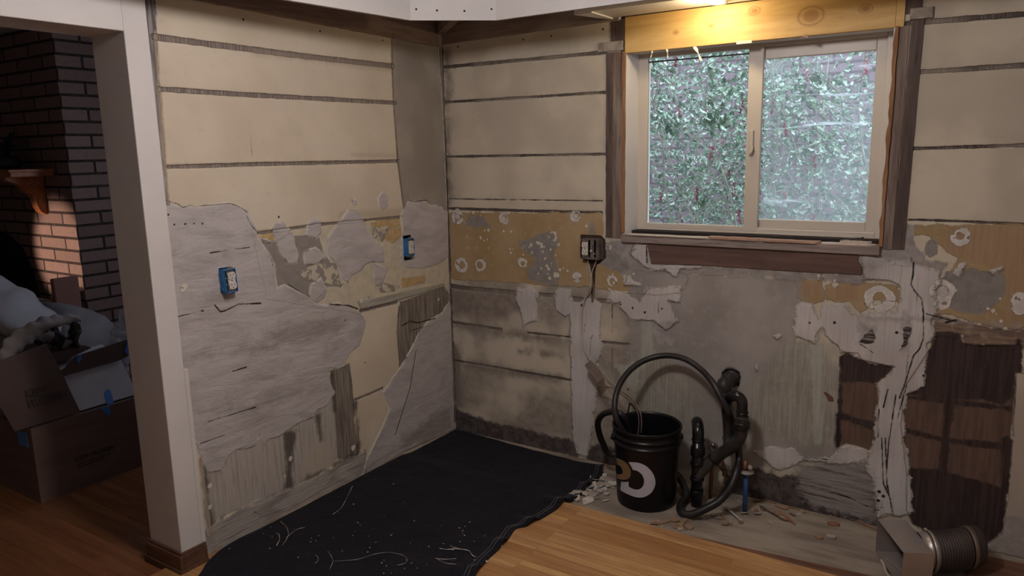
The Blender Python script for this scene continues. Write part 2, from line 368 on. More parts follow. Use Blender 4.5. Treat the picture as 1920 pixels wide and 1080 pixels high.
CREAM = (.62, .545, .44, 1); CREAM2 = (.55, .475, .375, 1)
GREYP = (.48, .445, .445, 1); GREYP2 = (.36, .33, .325, 1)
JOINT = (.16, .13, .115, 1); JOINT2 = (.30, .255, .22, 1)
PALE = (.60, .575, .55, 1)
left_layers = [
 dict(name='l_band', shapes=[poly([(734, 50), (830, 50), (842, 400), (756, 392), (745, 300), (738, 180)])], c1=(.34, .30, .255, 1), c2=(.26, .225, .195, 1), tex='big', c3=(.22, .19, .165, 1), tex3='v', k3=.3, warp=.004, soft=.004, bh=-.1),
 dict(name='l_top', shapes=[('wpoly', [(-1.7, 2.155), (.02, 2.125), (.02, 2.5), (-1.7, 2.5)])], c1=(.30, .22, .18, 1), c2=(.22, .16, .13, 1), tex='h', warp=.003, bh=.5, h=.012),
 dict(name='l_lower', shapes=[poly([(470, 430), (600, 424), (750, 412), (852, 400), (850, 560), (760, 565), (675, 588), (590, 575), (500, 560)])], c1=(.47, .43, .34, 1), c2=(.56, .50, .38, 1), tex='mid', c3=(.40, .38, .33, 1), tex3='big', warp=.012, bh=.2),
 dict(name='l_ochre', shapes=[poly(c3((1255, 270), (1345, 235), (1350, 290), (1300, 330), (1258, 310))), poly(c3((1350, 520), (1470, 500), (1465, 545), (1350, 560))), poly(c3((580, 290), (660, 270), (770, 270), (650, 330), (600, 330))), poly(c3((1170, 210), (1330, 185), (1340, 240), (1250, 260), (1180, 240)))], c1=(.42, .29, .14, 1), c2=(.50, .37, .20, 1), warp=.02, soft=.002),
 dict(name='l_taupe', shapes=[poly(c3((590, 300), (655, 320), (760, 290), (850, 285), (905, 300), (925, 370), (1000, 480), (980, 540), (1040, 545), (1010, 560), (950, 560), (880, 640), (835, 610), (720, 550), (680, 560), (665, 430), (640, 390), (600, 330)))], c1=(.235, .21, .195, 1), c2=(.265, .24, .22, 1), warp=.008, rim=PALE, bh=.3),
 dict(name='l_mottle', shapes=[poly(c3((780, 470), (900, 440), (1000, 430), (1020, 560), (900, 540), (820, 520))), poly(c3((1180, 240), (1280, 240), (1240, 320), (1190, 300))), poly(c3((1220, 540), (1330, 560), (1300, 590), (1230, 590)))], c1=(.52, .47, .37, 1), c2=(.25, .225, .205, 1), tex='mid', lo=.47, hi=.51, warp=.02),
 dict(name='l_ledge', shapes=[poly(c3((1110, 640), (1570, 540), (1575, 560), (1130, 690)))], c1=(.40, .385, .32, 1), c2=(.30, .28, .24, 1), tex='h', warp=.006, bh=.6, h=.004),
 dict(name='l_streakdark', shapes=[poly(c3((1325, 645), (1570, 560), (1600, 600), (1600, 680), (1560, 700), (1480, 740), (1400, 880), (1400, 900), (1330, 1000), (1322, 800))), poly(c4((858, 40), (960, 0), (975, 120), (985, 300), (1008, 470), (960, 475), (930, 490), (880, 480), (870, 200)))], c1=(.26, .225, .19, 1), c2=(.13, .11, .095, 1), tex='v', lo=.42, hi=.6, warp=.006, soft=.003, bh=.1),
 dict(name='l_streakpale', shapes=[poly(c4((205, 480), (340, 440), (480, 400), (700, 290), (880, 180), (900, 480), (800, 560), (560, 680), (300, 780), (245, 850)))], c1=(.43, .395, .36, 1), c2=(.32, .29, .265, 1), tex='v', lo=.45, hi=.68, warp=.006, soft=.004, bh=.1),
 dict(name='l_yellow', shapes=[poly(c4((700, 560), (760, 420), (860, 400), (880, 520), (720, 600)))], c1=(.46, .41, .31, 1), warp=.02, soft=.02, op=.5, bh=0),
 dict(name='l_stain', shapes=[poly(c4((625, 350), (690, 345), (680, 440), (670, 560), (680, 650), (630, 640), (640, 500))), line(c4((800, 270), (815, 380)), .012), line(c4((985, 200), (1000, 330), (1005, 440)), .012), line(c4((870, 60), (885, 240)), .010), line(c4((880, 520), (1000, 470)), .016), line(c4((740, 590), (850, 545)), .008), line(c4((225, 520), (240, 700), (262, 830)), .012)], c1=(.05, .042, .036, 1), warp=.02, wdir='v', soft=.016, op=.85, bh=-.1),
 dict(name='l_joint', shapes=[line([(288, 69), (420, 86), (560, 104), (737, 124)], .011), line([(300, 167), (470, 178), (742, 193)], .0088), line([(316, 313), (480, 308), (748, 302)], .0075), line([(485, 437), (600, 421), (752, 407)], .006), line([(676, 583), (745, 567)], .008), line(c4((985, 190), (1060, 160), (1130, 128)), .005)], c1=JOINT, c2=JOINT2, tex='comb', lo=.45, hi=.62, warp=.004, bh=-.9, h=-.004),
 dict(name='l_jointsmear', shapes=[line([(480, 99), (560, 108), (735, 130)], .012), line([(660, 290), (742, 292)], .01), line([(640, 405), (752, 398)], .02)], c1=(.34, .27, .20, 1), warp=.01, soft=.014, op=.45, bh=0),
 dict(name='l_bandedge', shapes=[line([(734, 64), (738, 190), (746, 300), (757, 388)], .005), line(c3((1335, 640), (1320, 800), (1335, 985)), .004)], c1=(.14, .115, .10, 1), warp=.004, soft=.004, op=.8, bh=-.4),
 dict(name='l_base', shapes=[poly(c4((235, 850), (300, 800), (400, 745), (480, 700), (560, 680), (700, 620), (800, 570), (900, 510), (1000, 470), (1040, 440), (1030, 620), (700, 780), (400, 960), (230, 1060)))], c1=(.40, .37, .345, 1), c2=(.27, .245, .225, 1), tex='hb', lo=.4, hi=.65, warp=.03, soft=.004, bh=.3, btex=('h', .8), h=.003),
 dict(name='l_scratch', shapes=[
    poly(c3((70, 95), (160, 135), (330, 125), (430, 115), (480, 135), (520, 165), (560, 240), (580, 310), (640, 385), (665, 440), (675, 572), (720, 550), (840, 610), (880, 650), (940, 662), (1000, 645), (1070, 670), (1120, 700), (1152, 740), (1140, 800), (1118, 870), (1075, 905), (1045, 950), (1040, 985), (1005, 1000), (960, 990), (953, 1030)) + c4((862, 50), (850, 85), (885, 150), (840, 220), (790, 240), (780, 275), (710, 300), (640, 345), (600, 375), (550, 385), (530, 418), (510, 395), (500, 355), (480, 420), (440, 435), (380, 440), (340, 480), (310, 545), (245, 556), (205, 485), (110, 150))),
    poly(c4((1130, 150), (1180, 70), (1240, 0)) + c3((1330, 1000), (1390, 900), (1440, 790), (1490, 740), (1560, 700), (1595, 640), (1625, 700)) + c4((1500, 330), (1350, 400), (1225, 455), (1012, 590), (1050, 480), (1095, 385), (1140, 290), (1165, 230))),
    poly(c3((1338, 175), (1380, 105), (1460, 108), (1540, 130), (1590, 160), (1592, 400), (1540, 440), (1500, 452), (1440, 465), (1360, 455), (1340, 430), (1345, 240))),
    poly(c3((950, 300), (1000, 230), (1060, 150), (1100, 150), (1135, 195), (1160, 260), (1200, 320), (1240, 340), (1250, 430), (1180, 430), (1150, 440), (1120, 480), (1075, 500), (1060, 540), (1030, 520), (1000, 440), (950, 390), (940, 340))),
    poly(c3((652, 250), (675, 222), (710, 220), (755, 265), (775, 330), (792, 400), (785, 435), (735, 437), (700, 375), (658, 290))),
    poly(c3((835, 285), (850, 215), (880, 202), (912, 210), (914, 270), (885, 302))),
    poly(c3((820, 375), (880, 352), (920, 375), (938, 405), (890, 440), (825, 445))),
    poly(c3((848, 620), (858, 550), (915, 515), (945, 580), (930, 620), (885, 648))),
    poly(c3((1200, 440), (1270, 460), (1240, 550), (1205, 555), (1195, 500))),
    poly(c3((1215, 90), (1240, 55), (1270, 80), (1268, 130), (1240, 155), (1222, 125))),
    poly(c3((1075, 95), (1100, 95), (1105, 120), (1080, 125)))],
    c1=GREYP, c2=GREYP2, tex='hb', lo=.38, hi=.74, c3=(.24, .215, .205, 1), tex3='h', k3=.22, warp=.011, rim=(.66, .63, .58, 1), rimw=.0036, bh=.5, btex=('hb', 1.1), h=.004),
 dict(name='l_dirt', shapes=[poly(c3((640, 800), (760, 775), (900, 735), (1060, 735), (1010, 800), (860, 850), (700, 880), (640, 850))), line(c3((900, 830), (500, 900), (240, 940)), .008), line(c4((190, 250), (450, 230), (700, 150)), .006), poly(c4((1215, 370), (1260, 360), (1330, 310), (1400, 240), (1470, 220), (1475, 330), (1350, 390), (1230, 440)))], c1=(.20, .175, .155, 1), warp=.05, wdir='h', soft=.03, op=.5, bh=0),
 dict(name='l_crack', shapes=[line(c3((90, 102), (155, 122), (175, 138), (210, 130), (330, 127), (430, 118), (470, 130), (520, 163)), .0018), line(c3((515, 185), (540, 235), (572, 268)), .002), line(c3((640, 382), (655, 450)), .001), line(c3((320, 382), (440, 362), (530, 352)), .0018), line(c3((345, 660), (375, 695), (400, 690), (470, 655), (590, 650)), .0022), line(c3((130, 725), (280, 690)), .0015), line(c3((440, 1012), (512, 990)), .003), line(c3((740, 550), (830, 605), (850, 612)), .0022), line(c3((960, 655), (1060, 662), (1110, 680)), .003), line(c3((1345, 770), (1390, 745), (1430, 755), (1520, 730)), .003), line(c3((1390, 798), (1460, 775)), .0022), line(c3((1380, 103), (1420, 108), (1470, 100), (1545, 135)), .0018), line(c4((200, 410), (330, 365)), .0015), line(c4((240, 300), (480, 225)), .0015), line(c4((475, 755), (512, 775)), .002), line(c2((530, 225), (575, 790)), .0006)]
      + [('blob', p, .004) for p in c3((98, 178), (130, 230), (188, 228), (235, 226), (280, 226), (172, 570), (690, 190), (1170, 620), (1150, 965), (1040, 740), (280, 690))] + [('blob', p, .0045) for p in c2((530, 98), (918, 158), (1235, 205))],
      c1=(.035, .028, .025, 1), warp=.003, soft=.0015, bh=-.5),
 dict(name='l_groove', shapes=[line(c4((1295, -60), (1265, 130), (1190, 365)), .0035)], c1=(.33, .30, .27, 1), warp=.002, soft=.004, bh=-.7),
 dict(name='l_chips', shapes=[('blob', p, r) for p, r in zip(c3((975, 125), (1328, 655), (1200, 290), (1130, 635), (1165, 670), (180, 570), (1310, 470), (1540, 630)), (.008, .014, .01, .01, .005, .01, .006, .01))] + [('blob', p, r) for p, r in zip(c4((978, 430), (660, 485), (255, 625), (255, 725), (635, 575), (475, 705)), (.014, .014, .012, .012, .009, .01))], c1=(.62, .58, .52, 1), warp=.02, bh=.6),
 dict(name='l_edge', shapes=[poly([(266, -60), (290, -60), (298, 170), (312, 340), (318, 385), (306, 385), (292, 250), (278, 90)]), line([(822, 50), (835, 250), (843, 500), (852, 790)], .010)], c1=(.28, .255, .25, 1), c2=(.12, .10, .10, 1), tex='v', lo=.4, hi=.6, warp=.012, bh=.4, rim=PALE),
 dict(name='l_side', shapes=[line([(292, 60), (305, 250), (316, 380)], .006), line([(375, 860), (395, 1000)], .006)], c1=(.36, .29, .21, 1), warp=.008, wdir='v', soft=.004, bh=.1),
]
for L in left_layers:
    pass
O1 = at((434, 527), 0, .040); O2 = at((771, 464), 0, .030)
holesL = [(O1.y-.028, O1.z-.050, O1.y+.030, O1.z+.052), (O2.y-.028, O2.z-.066, O2.y+.032, O2.z+.060)]
def placeL(U, V, H): return np.stack([H, U, V], -1)
wall_left = wall_grid('wall_left', -1.675, 0.0, 0.0, 2.42, .004, placeL, left_layers, holesL, uvL,
    wall_material('stripped plaster left', CREAM, CREAM2, 'y'), False)

# ------------------------------------------------------------------ BACK WALL (plane y = 0)
def b5(*p): return K(820, 340, 2.841, *p)
def b7(*p): return K(1380, 400, 3, *p)
def b8(*p): return K(1380, 720, 3, *p)
def b6(*p): return K(1400, 620, 3, *p)
def bl(*p): return K(840, 620, 3.857, *p)
def bp(*p): return K(1070, 560, 4.696, *p)
def w1(*p): return K(1100, 400, 6, *p)
def w2(*p): return K(1400, 400, 6, *p)
def br(*p): return K(1640, 0, 2.454, *p)
BC = (.56, .50, .405, 1); BC2 = (.46, .41, .335, 1)
WHITE = (.60, .57, .56, 1); WHITE2 = (.47, .44, .43, 1)
rings = [((858, 407), .030, .010), ((945, 410), .024, .009), ((1080, 405), .022, .008), ((1036, 443), .020, .0055), ((866, 497), .032, .010), ((900, 497), .028, .008), ((980, 493), .021, .007), ((1082, 520), .016, .010), ((1148, 527), .022, .007), ((1801, 443), .024, .009), ((1650, 560), .040, .017), ((1767, 545), .032, .010), ((1768, 567), .020, .009), ((1912, 563), .016, .009), ((1912, 580), .012, .006), ((1140, 463), .012, .008)]
rs = random.Random(3)
splat = []
for cx0, cy0, sx, sy, n in ((1000, 470, 45, 22, 34), (1045, 505, 25, 22, 16), (900, 440, 40, 25, 10), (1150, 530, 30, 14, 12), (1870, 560, 30, 60, 10), (1560, 530, 30, 20, 9), (940, 430, 80, 30, 14)):
    for _ in range(n): splat.append(('blob', (rs.gauss(cx0, sx*.6), rs.gauss(cy0, sy*.6)), rs.uniform(.002, .009)))
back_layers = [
 dict(name='b_top', shapes=[('wpoly', [(-.01, 2.14), (1.03, 2.155), (1.03, 2.5), (-.01, 2.5)])], c1=(.28, .21, .18, 1), c2=(.21, .155, .13, 1), tex='h', warp=.003, bh=.4, h=.010),
 dict(name='b_joint', shapes=[line([(830, 126), (985, 112), (1135, 98)], .0075), line([(830, 192), (1138, 173)], .006), line([(830, 294), (1140, 289)], .0055), line([(842, 391), (1000, 396), (1128, 399)], .007), line([(842, 373), (1130, 377)], .002), line([(1700, 44), (1760, 39), (1925, 26)], .009), line([(1710, 136), (1925, 122)], .008), line([(1705, 279), (1925, 272)], .006), line([(1705, 412), (1800, 415), (1925, 421)], .0045),
    line(b5((65, 555), (110, 565), (440, 598)), .012), line(b5((530, 602), (630, 608)), .009), line(b5((715, 625), (770, 630)), .012), line(b5((860, 635), (920, 640)), .01), line(bl((50, 215), (400, 275), (895, 360)), .0045), line(b5((85, 752), (340, 790)), .007), line(bl((580, 15), (890, 48)), .004), line(bp((275, 382), (515, 405)), .0055), line(bp((365, 20), (362, 310)), .0016), line(bp((365, 440), (365, 640)), .001)],
    c1=(.075, .06, .055, 1), c2=(.19, .16, .14, 1), tex='comb', lo=.5, hi=.7, warp=.005, bh=-.9, h=-.003),
 dict(name='b_soot_shade', shapes=[line(bl((45, 150), (60, 500)), .05), line(b5((80, 640), (200, 690), (360, 700)), .035), line(b5((100, 770), (500, 830), (720, 850)), .012), line(bl((50, 240), (500, 310), (800, 345)), .014), poly(b5((60, 560), (440, 600), (470, 690), (300, 720), (80, 720))), line(bl((520, 150), (600, 150)), .008), line(bl((690, 165), (820, 190)), .008), line(bl((700, 490), (900, 560)), .01), line(b5((1030, 740), (1020, 1000)), .01), line([(838, 100), (842, 380)], .018), line(bp((225, 830), (330, 950)), .03)], c1=(.12, .095, .085, 1), warp=.05, soft=.035, op=.78, bh=0),  # sooty smears at the joints, plus corner shade put into the colour
 dict(name='b_grime_shade', shapes=[('wpoly', [(0, .06), (1.3, .06), (1.3, .98), (0, .98)])], c1=(.20, .17, .15, 1), c2=(.30, .26, .225, 1), warp=.12, soft=.06, op=.75, gate=('big', .40, .62), bh=0),  # dirt mottling, with shade low on the wall put into the colour
 dict(name='b_uppertone', shapes=[('wpoly', [(0, 1.3), (3.4, 1.3), (3.4, 2.4), (0, 2.4)])], c1=(.36, .32, .265, 1), c2=(.42, .375, .31, 1), tex='big', warp=.1, soft=.08, op=.4, gate=('big', .42, .62), bh=0),  # patchy darker tone over the upper boards
 dict(name='b_ochre', shapes=[poly(b5((55, 165), (880, 168), (880, 290), (960, 440), (1300, 470), (1350, 520), (1290, 600), (1100, 605), (780, 560), (480, 545), (55, 520))), poly(b7((990, 60), (1650, 62), (1650, 650), (1500, 655), (1240, 590), (1130, 560), (1140, 420), (1240, 260), (1090, 130), (1000, 130))), poly(b7((340, 365), (490, 370), (500, 500), (430, 500), (340, 470))), poly(b7((500, 400), (640, 380), (920, 400), (920, 500), (800, 480), (700, 560), (640, 500), (510, 490)))],
    c1=(.32, .225, .115, 1), c2=(.38, .275, .155, 1), tex='big', lo=.4, hi=.6, c3=(.40, .335, .24, 1), tex3='mid', k3=.55, warp=.022, soft=.002, bh=.3),
 dict(name='b_brown', shapes=[poly(b7((1200, 70), (1650, 64), (1650, 650), (1510, 640), (1520, 420), (1420, 300), (1260, 250), (1150, 200))), poly(b7((560, 410), (690, 400), (680, 490), (560, 480))), poly(b7((345, 380), (480, 390), (490, 480), (350, 455)))], c1=(.31, .205, .125, 1), c2=(.36, .25, .16, 1), tex='v', warp=.02, soft=.01, op=.8, bh=0),
 dict(name='b_mixband', shapes=[poly(b7((1110, 560), (1240, 590), (1500, 650), (1640, 640), (1640, 770), (1270, 745), (1260, 690), (1110, 700)))], c1=(.25, .175, .125, 1), c2=(.13, .095, .08, 1), tex='h', c3=(.40, .345, .28, 1), tex3='mid', k3=.55, warp=.03, soft=.006, bh=.2),
 dict(name='b_undergrey', shapes=[poly(b7((-640, 285), (-300, 290), (100, 310), (500, 330), (720, 330), (720, 395), (340, 372), (-560, 330))), poly(b7((880, 190), (960, 60), (1020, 60), (1000, 150), (1080, 260), (1240, 270), (1160, 330), (1000, 290), (700, 260), (700, 200)))], c1=(.33, .30, .285, 1), c2=(.24, .215, .205, 1), tex='mid', c3=(.42, .38, .34, 1), tex3='fine', k3=.4, warp=.03, soft=.006, bh=.2),
 dict(name='b_taupe', shapes=[poly(b5((160, 190), (240, 185), (280, 240), (200, 250), (150, 225))), poly(b5((430, 320), (520, 300), (590, 262), (640, 300), (620, 400), (640, 480), (640, 560), (600, 545), (480, 525), (480, 470), (520, 420), (470, 380))), poly(b5((800, 250), (830, 220), (850, 285), (800, 285))), poly(b5((890, 320), (1130, 320), (1040, 420), (1180, 480), (1010, 490), (900, 470), (860, 430), (890, 400))), poly(b7((1180, 320), (1260, 330), (1320, 310), (1440, 330), (1500, 340), (1520, 440), (1430, 540), (1350, 575), (1240, 560), (1150, 500), (1215, 440), (1150, 380))), poly(b7((1060, 160), (1090, 140), (1140, 190), (1135, 240), (1095, 262), (1058, 235)))], c1=(.215, .195, .185, 1), c2=(.26, .24, .225, 1), tex='mid', warp=.03, soft=.003, bh=-.1),
 dict(name='b_grey', shapes=[poly([(1175, 478), (1230, 500), (1330, 512), (1500, 520), (1497, 565), (1492, 640), (1580, 690), (1577, 862), (1400, 880), (1130, 872), (1190, 800), (1180, 560)]), poly(b5((1000, 500), (1290, 600), (1250, 1000), (1010, 1000), (1020, 760), (1090, 640)))], c1=(.36, .335, .315, 1), c2=(.265, .243, .228, 1), tex='big', lo=.36, hi=.64, c3=(.40, .375, .35, 1), tex3='mid', k3=.45, warp=.04, soft=.014, bh=.2),
 dict(name='b_vert', shapes=[poly(b6((210, 60), (330, 70), (520, 90), (522, 640), (500, 690), (300, 640), (120, 590), (20, 580), (20, 300), (120, 260))), poly(bp((520, 560), (760, 400), (900, 640), (1000, 700), (1080, 780), (1080, 1080), (560, 1080)))], c1=(.36, .35, .285, 1), c2=(.24, .225, .195, 1), tex='v', lo=.4, hi=.62, c3=(.42, .40, .37, 1), tex3='mid', k3=.5, warp=.06, soft=.035, op=.7, bh=.1),
 dict(name='b_mint', shapes=[poly(bp((620, 180), (730, 180), (730, 560), (600, 640), (620, 400))), poly(bp((380, 590), (620, 560), (560, 900), (520, 760))), line(b6((400, 100), (400, 620)), .02)], c1=(.42, .43, .38, 1), c2=(.36, .37, .325, 1), tex='v', warp=.02, soft=.01, op=.8, bh=.1),
 dict(name='b_board', shapes=[poly(b6((523, 150), (560, 125), (620, 125), (650, 165), (830, 205), (790, 260), (735, 300), (740, 400), (730, 600), (690, 680), (640, 660), (560, 640), (512, 660), (512, 480))), poly(b7((1095, 760), (1118, 672), (1200, 665), (1265, 680), (1275, 730), (1380, 745), (1585, 742), (1600, 700), (1600, 760)) + b8((1570, 0), (1560, 180), (1540, 320), (1530, 600), (1510, 760), (1500, 840), (1450, 880), (1400, 915), (1300, 960), (990, 790), (960, 700), (960, 480), (930, 250), (940, 30)))],
    c1=(.155, .10, .075, 1), c2=(.105, .07, .055, 1), tex='v', lo=.38, hi=.62, warp=.007, soft=.001, rim=(.40, .36, .33, 1), bh=-.6, h=-.006),
 dict(name='b_tar', shapes=[poly(b6((523, 150), (600, 125), (650, 165), (840, 205), (790, 260), (735, 300), (640, 290), (540, 300), (530, 480), (520, 660), (505, 660), (512, 480))), line(b6((520, 480), (740, 550)), .014), line(b6((515, 500), (512, 650)), .012), poly(b7((1095, 760), (1118, 672), (1265, 680), (1275, 730), (1585, 742), (1600, 800)) + b8((1570, 60), (1500, 130), (1380, 90), (1150, 90), (960, 60), (940, 10))), line(b8((1215, -120), (1190, 200), (1165, 480), (1155, 700)), .016), line(b8((950, 75), (1180, 100), (1540, 140)), .010), line(b8((940, 262), (1180, 320), (1540, 358)), .012), line(b8((1530, 330), (1520, 600)), .02), line(b7((1590, 720), (1580, 1080)), .014),
       poly(b8((970, 470), (1160, 480), (1200, 500), (1390, 555), (1530, 590), (1510, 760), (1500, 840), (1400, 915), (1290, 960), (990, 790), (960, 700)))],
    c1=(.040, .027, .026, 1), c2=(.065, .045, .040, 1), tex='v', warp=.016, soft=.006, bh=.05),
 dict(name='b_foot', shapes=[poly(bl((35, 560), (120, 590), (250, 640), (400, 680), (520, 705), (640, 730), (800, 765), (920, 800), (950, 900), (930, 930), (800, 890), (400, 820), (30, 760))), poly(bl((1025, 815), (1130, 830), (1215, 850), (1450, 850), (1560, 900), (1600, 1100), (1200, 990), (990, 935))), poly(b8((-60, 450), (80, 465), (150, 480), (250, 520), (340, 500), (420, 540), (600, 600), (760, 610), (800, 690), (790, 830), (700, 820), (500, 770), (300, 720), (0, 660), (-80, 640)))],
    c1=(.055, .043, .042, 1), c2=(.11, .09, .085, 1), tex='mid', c3=(.22, .19, .18, 1), tex3='fine', k3=.5, warp=.04, soft=.012, bh=.1, btex=('mid', .5)),
 dict(name='b_footgrey', shapes=[poly(b8((330, 470), (430, 430), (600, 445), (740, 440), (790, 600), (800, 760), (700, 780), (560, 720), (420, 690), (340, 600)))], c1=(.30, .275, .265, 1), c2=(.12, .10, .095, 1), tex='h', lo=.45, hi=.68, warp=.05, soft=.02, bh=.3, btex=('h', .6)),
 dict(name='b_white', shapes=[
    poly(b7((690, 245), (720, 225), (850, 265), (970, 258), (1010, 290), (1080, 300), (1150, 325), (1145, 400), (1110, 430), (1130, 500), (1125, 560), (1100, 590), (1120, 690), (1075, 735), (1070, 800), (1068, 975), (1000, 1005), (960, 1025)) + b8((968, 60), (945, 180), (950, 260), (955, 380), (975, 470), (985, 600), (1000, 720), (920, 748), (860, 745), (795, 748), (790, 640), (775, 560), (740, 470), (745, 430), (775, 330), (790, 200), (800, 60)) + b7((800, 1010), (790, 960), (870, 880), (880, 865), (780, 845), (700, 820), (640, 780), (590, 785), (580, 750), (520, 700), (485, 650), (440, 730), (340, 690), (325, 600), (330, 530), (350, 510), (430, 520), (470, 600), (492, 510), (600, 510), (690, 590), (720, 560), (800, 550), (910, 555), (925, 500), (920, 410), (860, 380), (720, 370), (715, 330))),
    poly(b5((425, 560), (500, 558), (532, 600), (530, 745), (460, 762), (440, 690), (420, 640))), poly(b5((622, 575), (712, 575), (716, 700), (680, 722), (630, 680))),
    poly(b5((1115, 570), (1300, 555), (1300, 650), (1230, 640), (1292, 745), (1220, 790), (1150, 745), (1040, 735), (970, 670), (990, 600), (1080, 640))), poly(b5((920, 580), (1010, 590), (1010, 640), (900, 650))),
    poly(bp((-10, 60), (80, 20), (200, 0), (270, 60), (262, 300), (262, 500), (235, 560), (235, 700), (215, 1000), (20, 1000), (0, 600))),
    poly(bl((890, 330), (1060, 330), (1040, 780), (1000, 935), (930, 880), (900, 780))),
    poly(b8((100, 380), (180, 350), (330, 365), (360, 410), (500, 415), (530, 425), (590, 345), (640, 345), (755, 380), (740, 435), (600, 455), (380, 432), (330, 460), (240, 485), (180, 450))),
    poly(w1((490, 460), (540, 330), (680, 345), (680, 560), (870, 570), (1300, 590), (1300, 610), (1050, 625), (1030, 710), (960, 710), (950, 670), (890, 650), (760, 640), (640, 590))), poly(w2((1260, 500), (1290, 460), (1400, 470), (1500, 500), (1700, 520), (1850, 500), (1850, 560), (1650, 560), (1600, 740), (1300, 750), (1330, 600))),
    poly(b7((1420, 325), (1500, 305), (1505, 315), (1440, 345))), poly(b7((1230, 330), (1260, 285), (1290, 290), (1250, 360))),
    poly(b6((150, 30), (180, 15), (200, 30), (175, 52))), poly(b6((45, 210), (60, 180), (68, 220), (55, 235))), poly(b5((1020, 510), (1080, 555), (990, 560)))],
    c1=WHITE, c2=WHITE2, tex='big', lo=.35, hi=.66, c3=(.35, .315, .30, 1), tex3='v', k3=.35, warp=.026, soft=.006, rim=(.66, .62, .58, 1), bh=.5, btex=('v', .6), h=.003),
 dict(name='b_greybrush', shapes=[poly(bp((700, 230), (930, 190), (880, 480), (730, 470))), poly(b7((680, 250), (840, 280), (760, 380), (700, 380))), poly(b7((690, 600), (780, 640), (780, 730), (690, 720))), poly(b7((600, 60), (700, 60))+b7((800, 210), (1000, 200), (1100, 280), (860, 260))), poly(b7((950, 560), (990, 600), (980, 740), (920, 775), (940, 700))), poly(w1((250, 290), (520, 300), (560, 340), (480, 470), (400, 520), (330, 400))), line(b7((720, 590), (1120, 600), (1590, 640)), .006)], c1=(.27, .245, .235, 1), c2=(.38, .35, .34, 1), warp=.04, soft=.014, op=.8, bh=.1),
 dict(name='b_darkbits', shapes=[poly(b7((700, 720), (720, 680), (760, 650), (790, 690), (775, 735), (730, 730))), poly(b7((945, 650), (985, 645), (975, 720), (925, 772)))], c1=(.06, .045, .042, 1), c2=(.25, .22, .21, 1), tex='h', lo=.5, hi=.6, warp=.02),
 dict(name='b_ring', shapes=[('ring', p, r, w) for p, r, w in rings], c1=(.68, .65, .62, 1), c2=(.52, .49, .46, 1), warp=.022, bh=.8, gate=('mid', .36, .42)),
 dict(name='b_ringfill', shapes=[('blob', p, .018) for p, r, w in rings[:3]+rings[11:12]] + [('blob', (1176, 528), .02), ('blob', (1100, 425), .01), ('blob', (1082, 522), .016)], c1=(.45, .42, .40, 1), c2=(.58, .55, .52, 1), warp=.03, bh=.3),
 dict(name='b_splat', shapes=splat, c1=(.60, .555, .47, 1), warp=.012, bh=.5),
 dict(name='b_crack', shapes=[line(b7((1000, 275), (998, 340), (985, 400), (1022, 460), (1018, 500)), .002), line(b7((1000, 430), (1045, 480), (1055, 560), (1055, 700), (1035, 760), (1000, 800), (975, 880), (950, 960), (920, 1040)), .0022), line(b7((960, 900), (970, 800)), .001), line(b7((1070, 565), (1240, 610)), .002), line(b7((1180, 615), (1240, 600)), .003), line(b8((855, 30), (830, 130)), .002), line(b8((965, -10), (910, 190)), .0016), line(b8((900, 60), (860, 330), (850, 480)), .0018), line(b8((820, 300), (830, 560), (870, 650)), .0019), line(b8((840, 300), (850, 560), (885, 740)), .0019), line(b8((805, 140), (800, 300)), .001), line(b7((700, 735), (775, 785)), .0016), line(b8((380, 412), (520, 425)), .0018), line(b8((390, 565), (640, 640), (740, 690)), .0018), line(b8((560, 380), (590, 360)), .001), line(bp((175, 500), (178, 350), (200, 320)), .0009), line(bp((120, 300), (135, 180)), .0009), line(bp((505, 1000), (520, 920), (560, 960), (600, 1000)), .004), line(b5((1180, 640), (1178, 700)), .0012), line(w1((490, 450), (550, 400)), .0012), line(w1((675, 370), (680, 560)), .0018)]
      + [('blob', p, .0045) for p in K(700, 0, 3.84, (610, 335), (1080, 285), (1280, 260), (1652, 210))] + [('blob', p, .0045) for p in bp((98, 60), (440, 50), (548, 82), (805, 88), (655, 120), (505, 800))] + [('blob', p, .005) for p in b7((415, 615), (555, 615), (905, 670), (1055, 915))] + [('blob', p, .003) for p in b5((590, 685), (770, 655))] + [('blob', p, .006) for p in b8((805, 605), (830, 630), (800, 655))]
      , c1=(.03, .024, .022, 1), warp=.003, soft=.0012, bh=-.6),
 dict(name='b_rust', shapes=[poly(b8((490, 42), (510, 50), (545, 75), (550, 100), (525, 98)))], c1=(.13, .065, .04, 1), warp=.006, bh=.5),
 dict(name='b_rcream', shapes=[poly(b8((1575, -60), (1700, -60), (1700, 1000), (1400, 930), (1450, 885), (1500, 845), (1515, 760), (1530, 600), (1560, 300)))], c1=(.50, .43, .35, 1), c2=(.42, .36, .30, 1), tex='big', warp=.01, rim=(.2, .17, .15, 1), bh=.3),
 dict(name='b_rlow', shapes=[poly(b8((1520, 740), (1700, 750), (1700, 1000), (1380, 930), (1460, 880), (1505, 845)))], c1=(.40, .36, .33, 1), c2=(.33, .295, .27, 1), warp=.02, soft=.006, bh=.2),
 dict(name='b_corner', shapes=[('wline', [(0, 0), (0, 2.42)], .009)], c1=(.07, .055, .05, 1), c2=(.17, .145, .13, 1), tex='v', warp=.012, bh=-.5),
 dict(name='b_gap', shapes=[poly(w1((-70, 240), (150, 250), (205, 290), (215, 500), (180, 530), (110, 580), (60, 800), (50, 620), (0, 540), (-70, 500))), poly(b5((815, 430), (840, 500), (835, 600), (825, 650), (815, 560)))], c1=(.05, .033, .028, 1), warp=.006, bh=-.8, h=-.004),
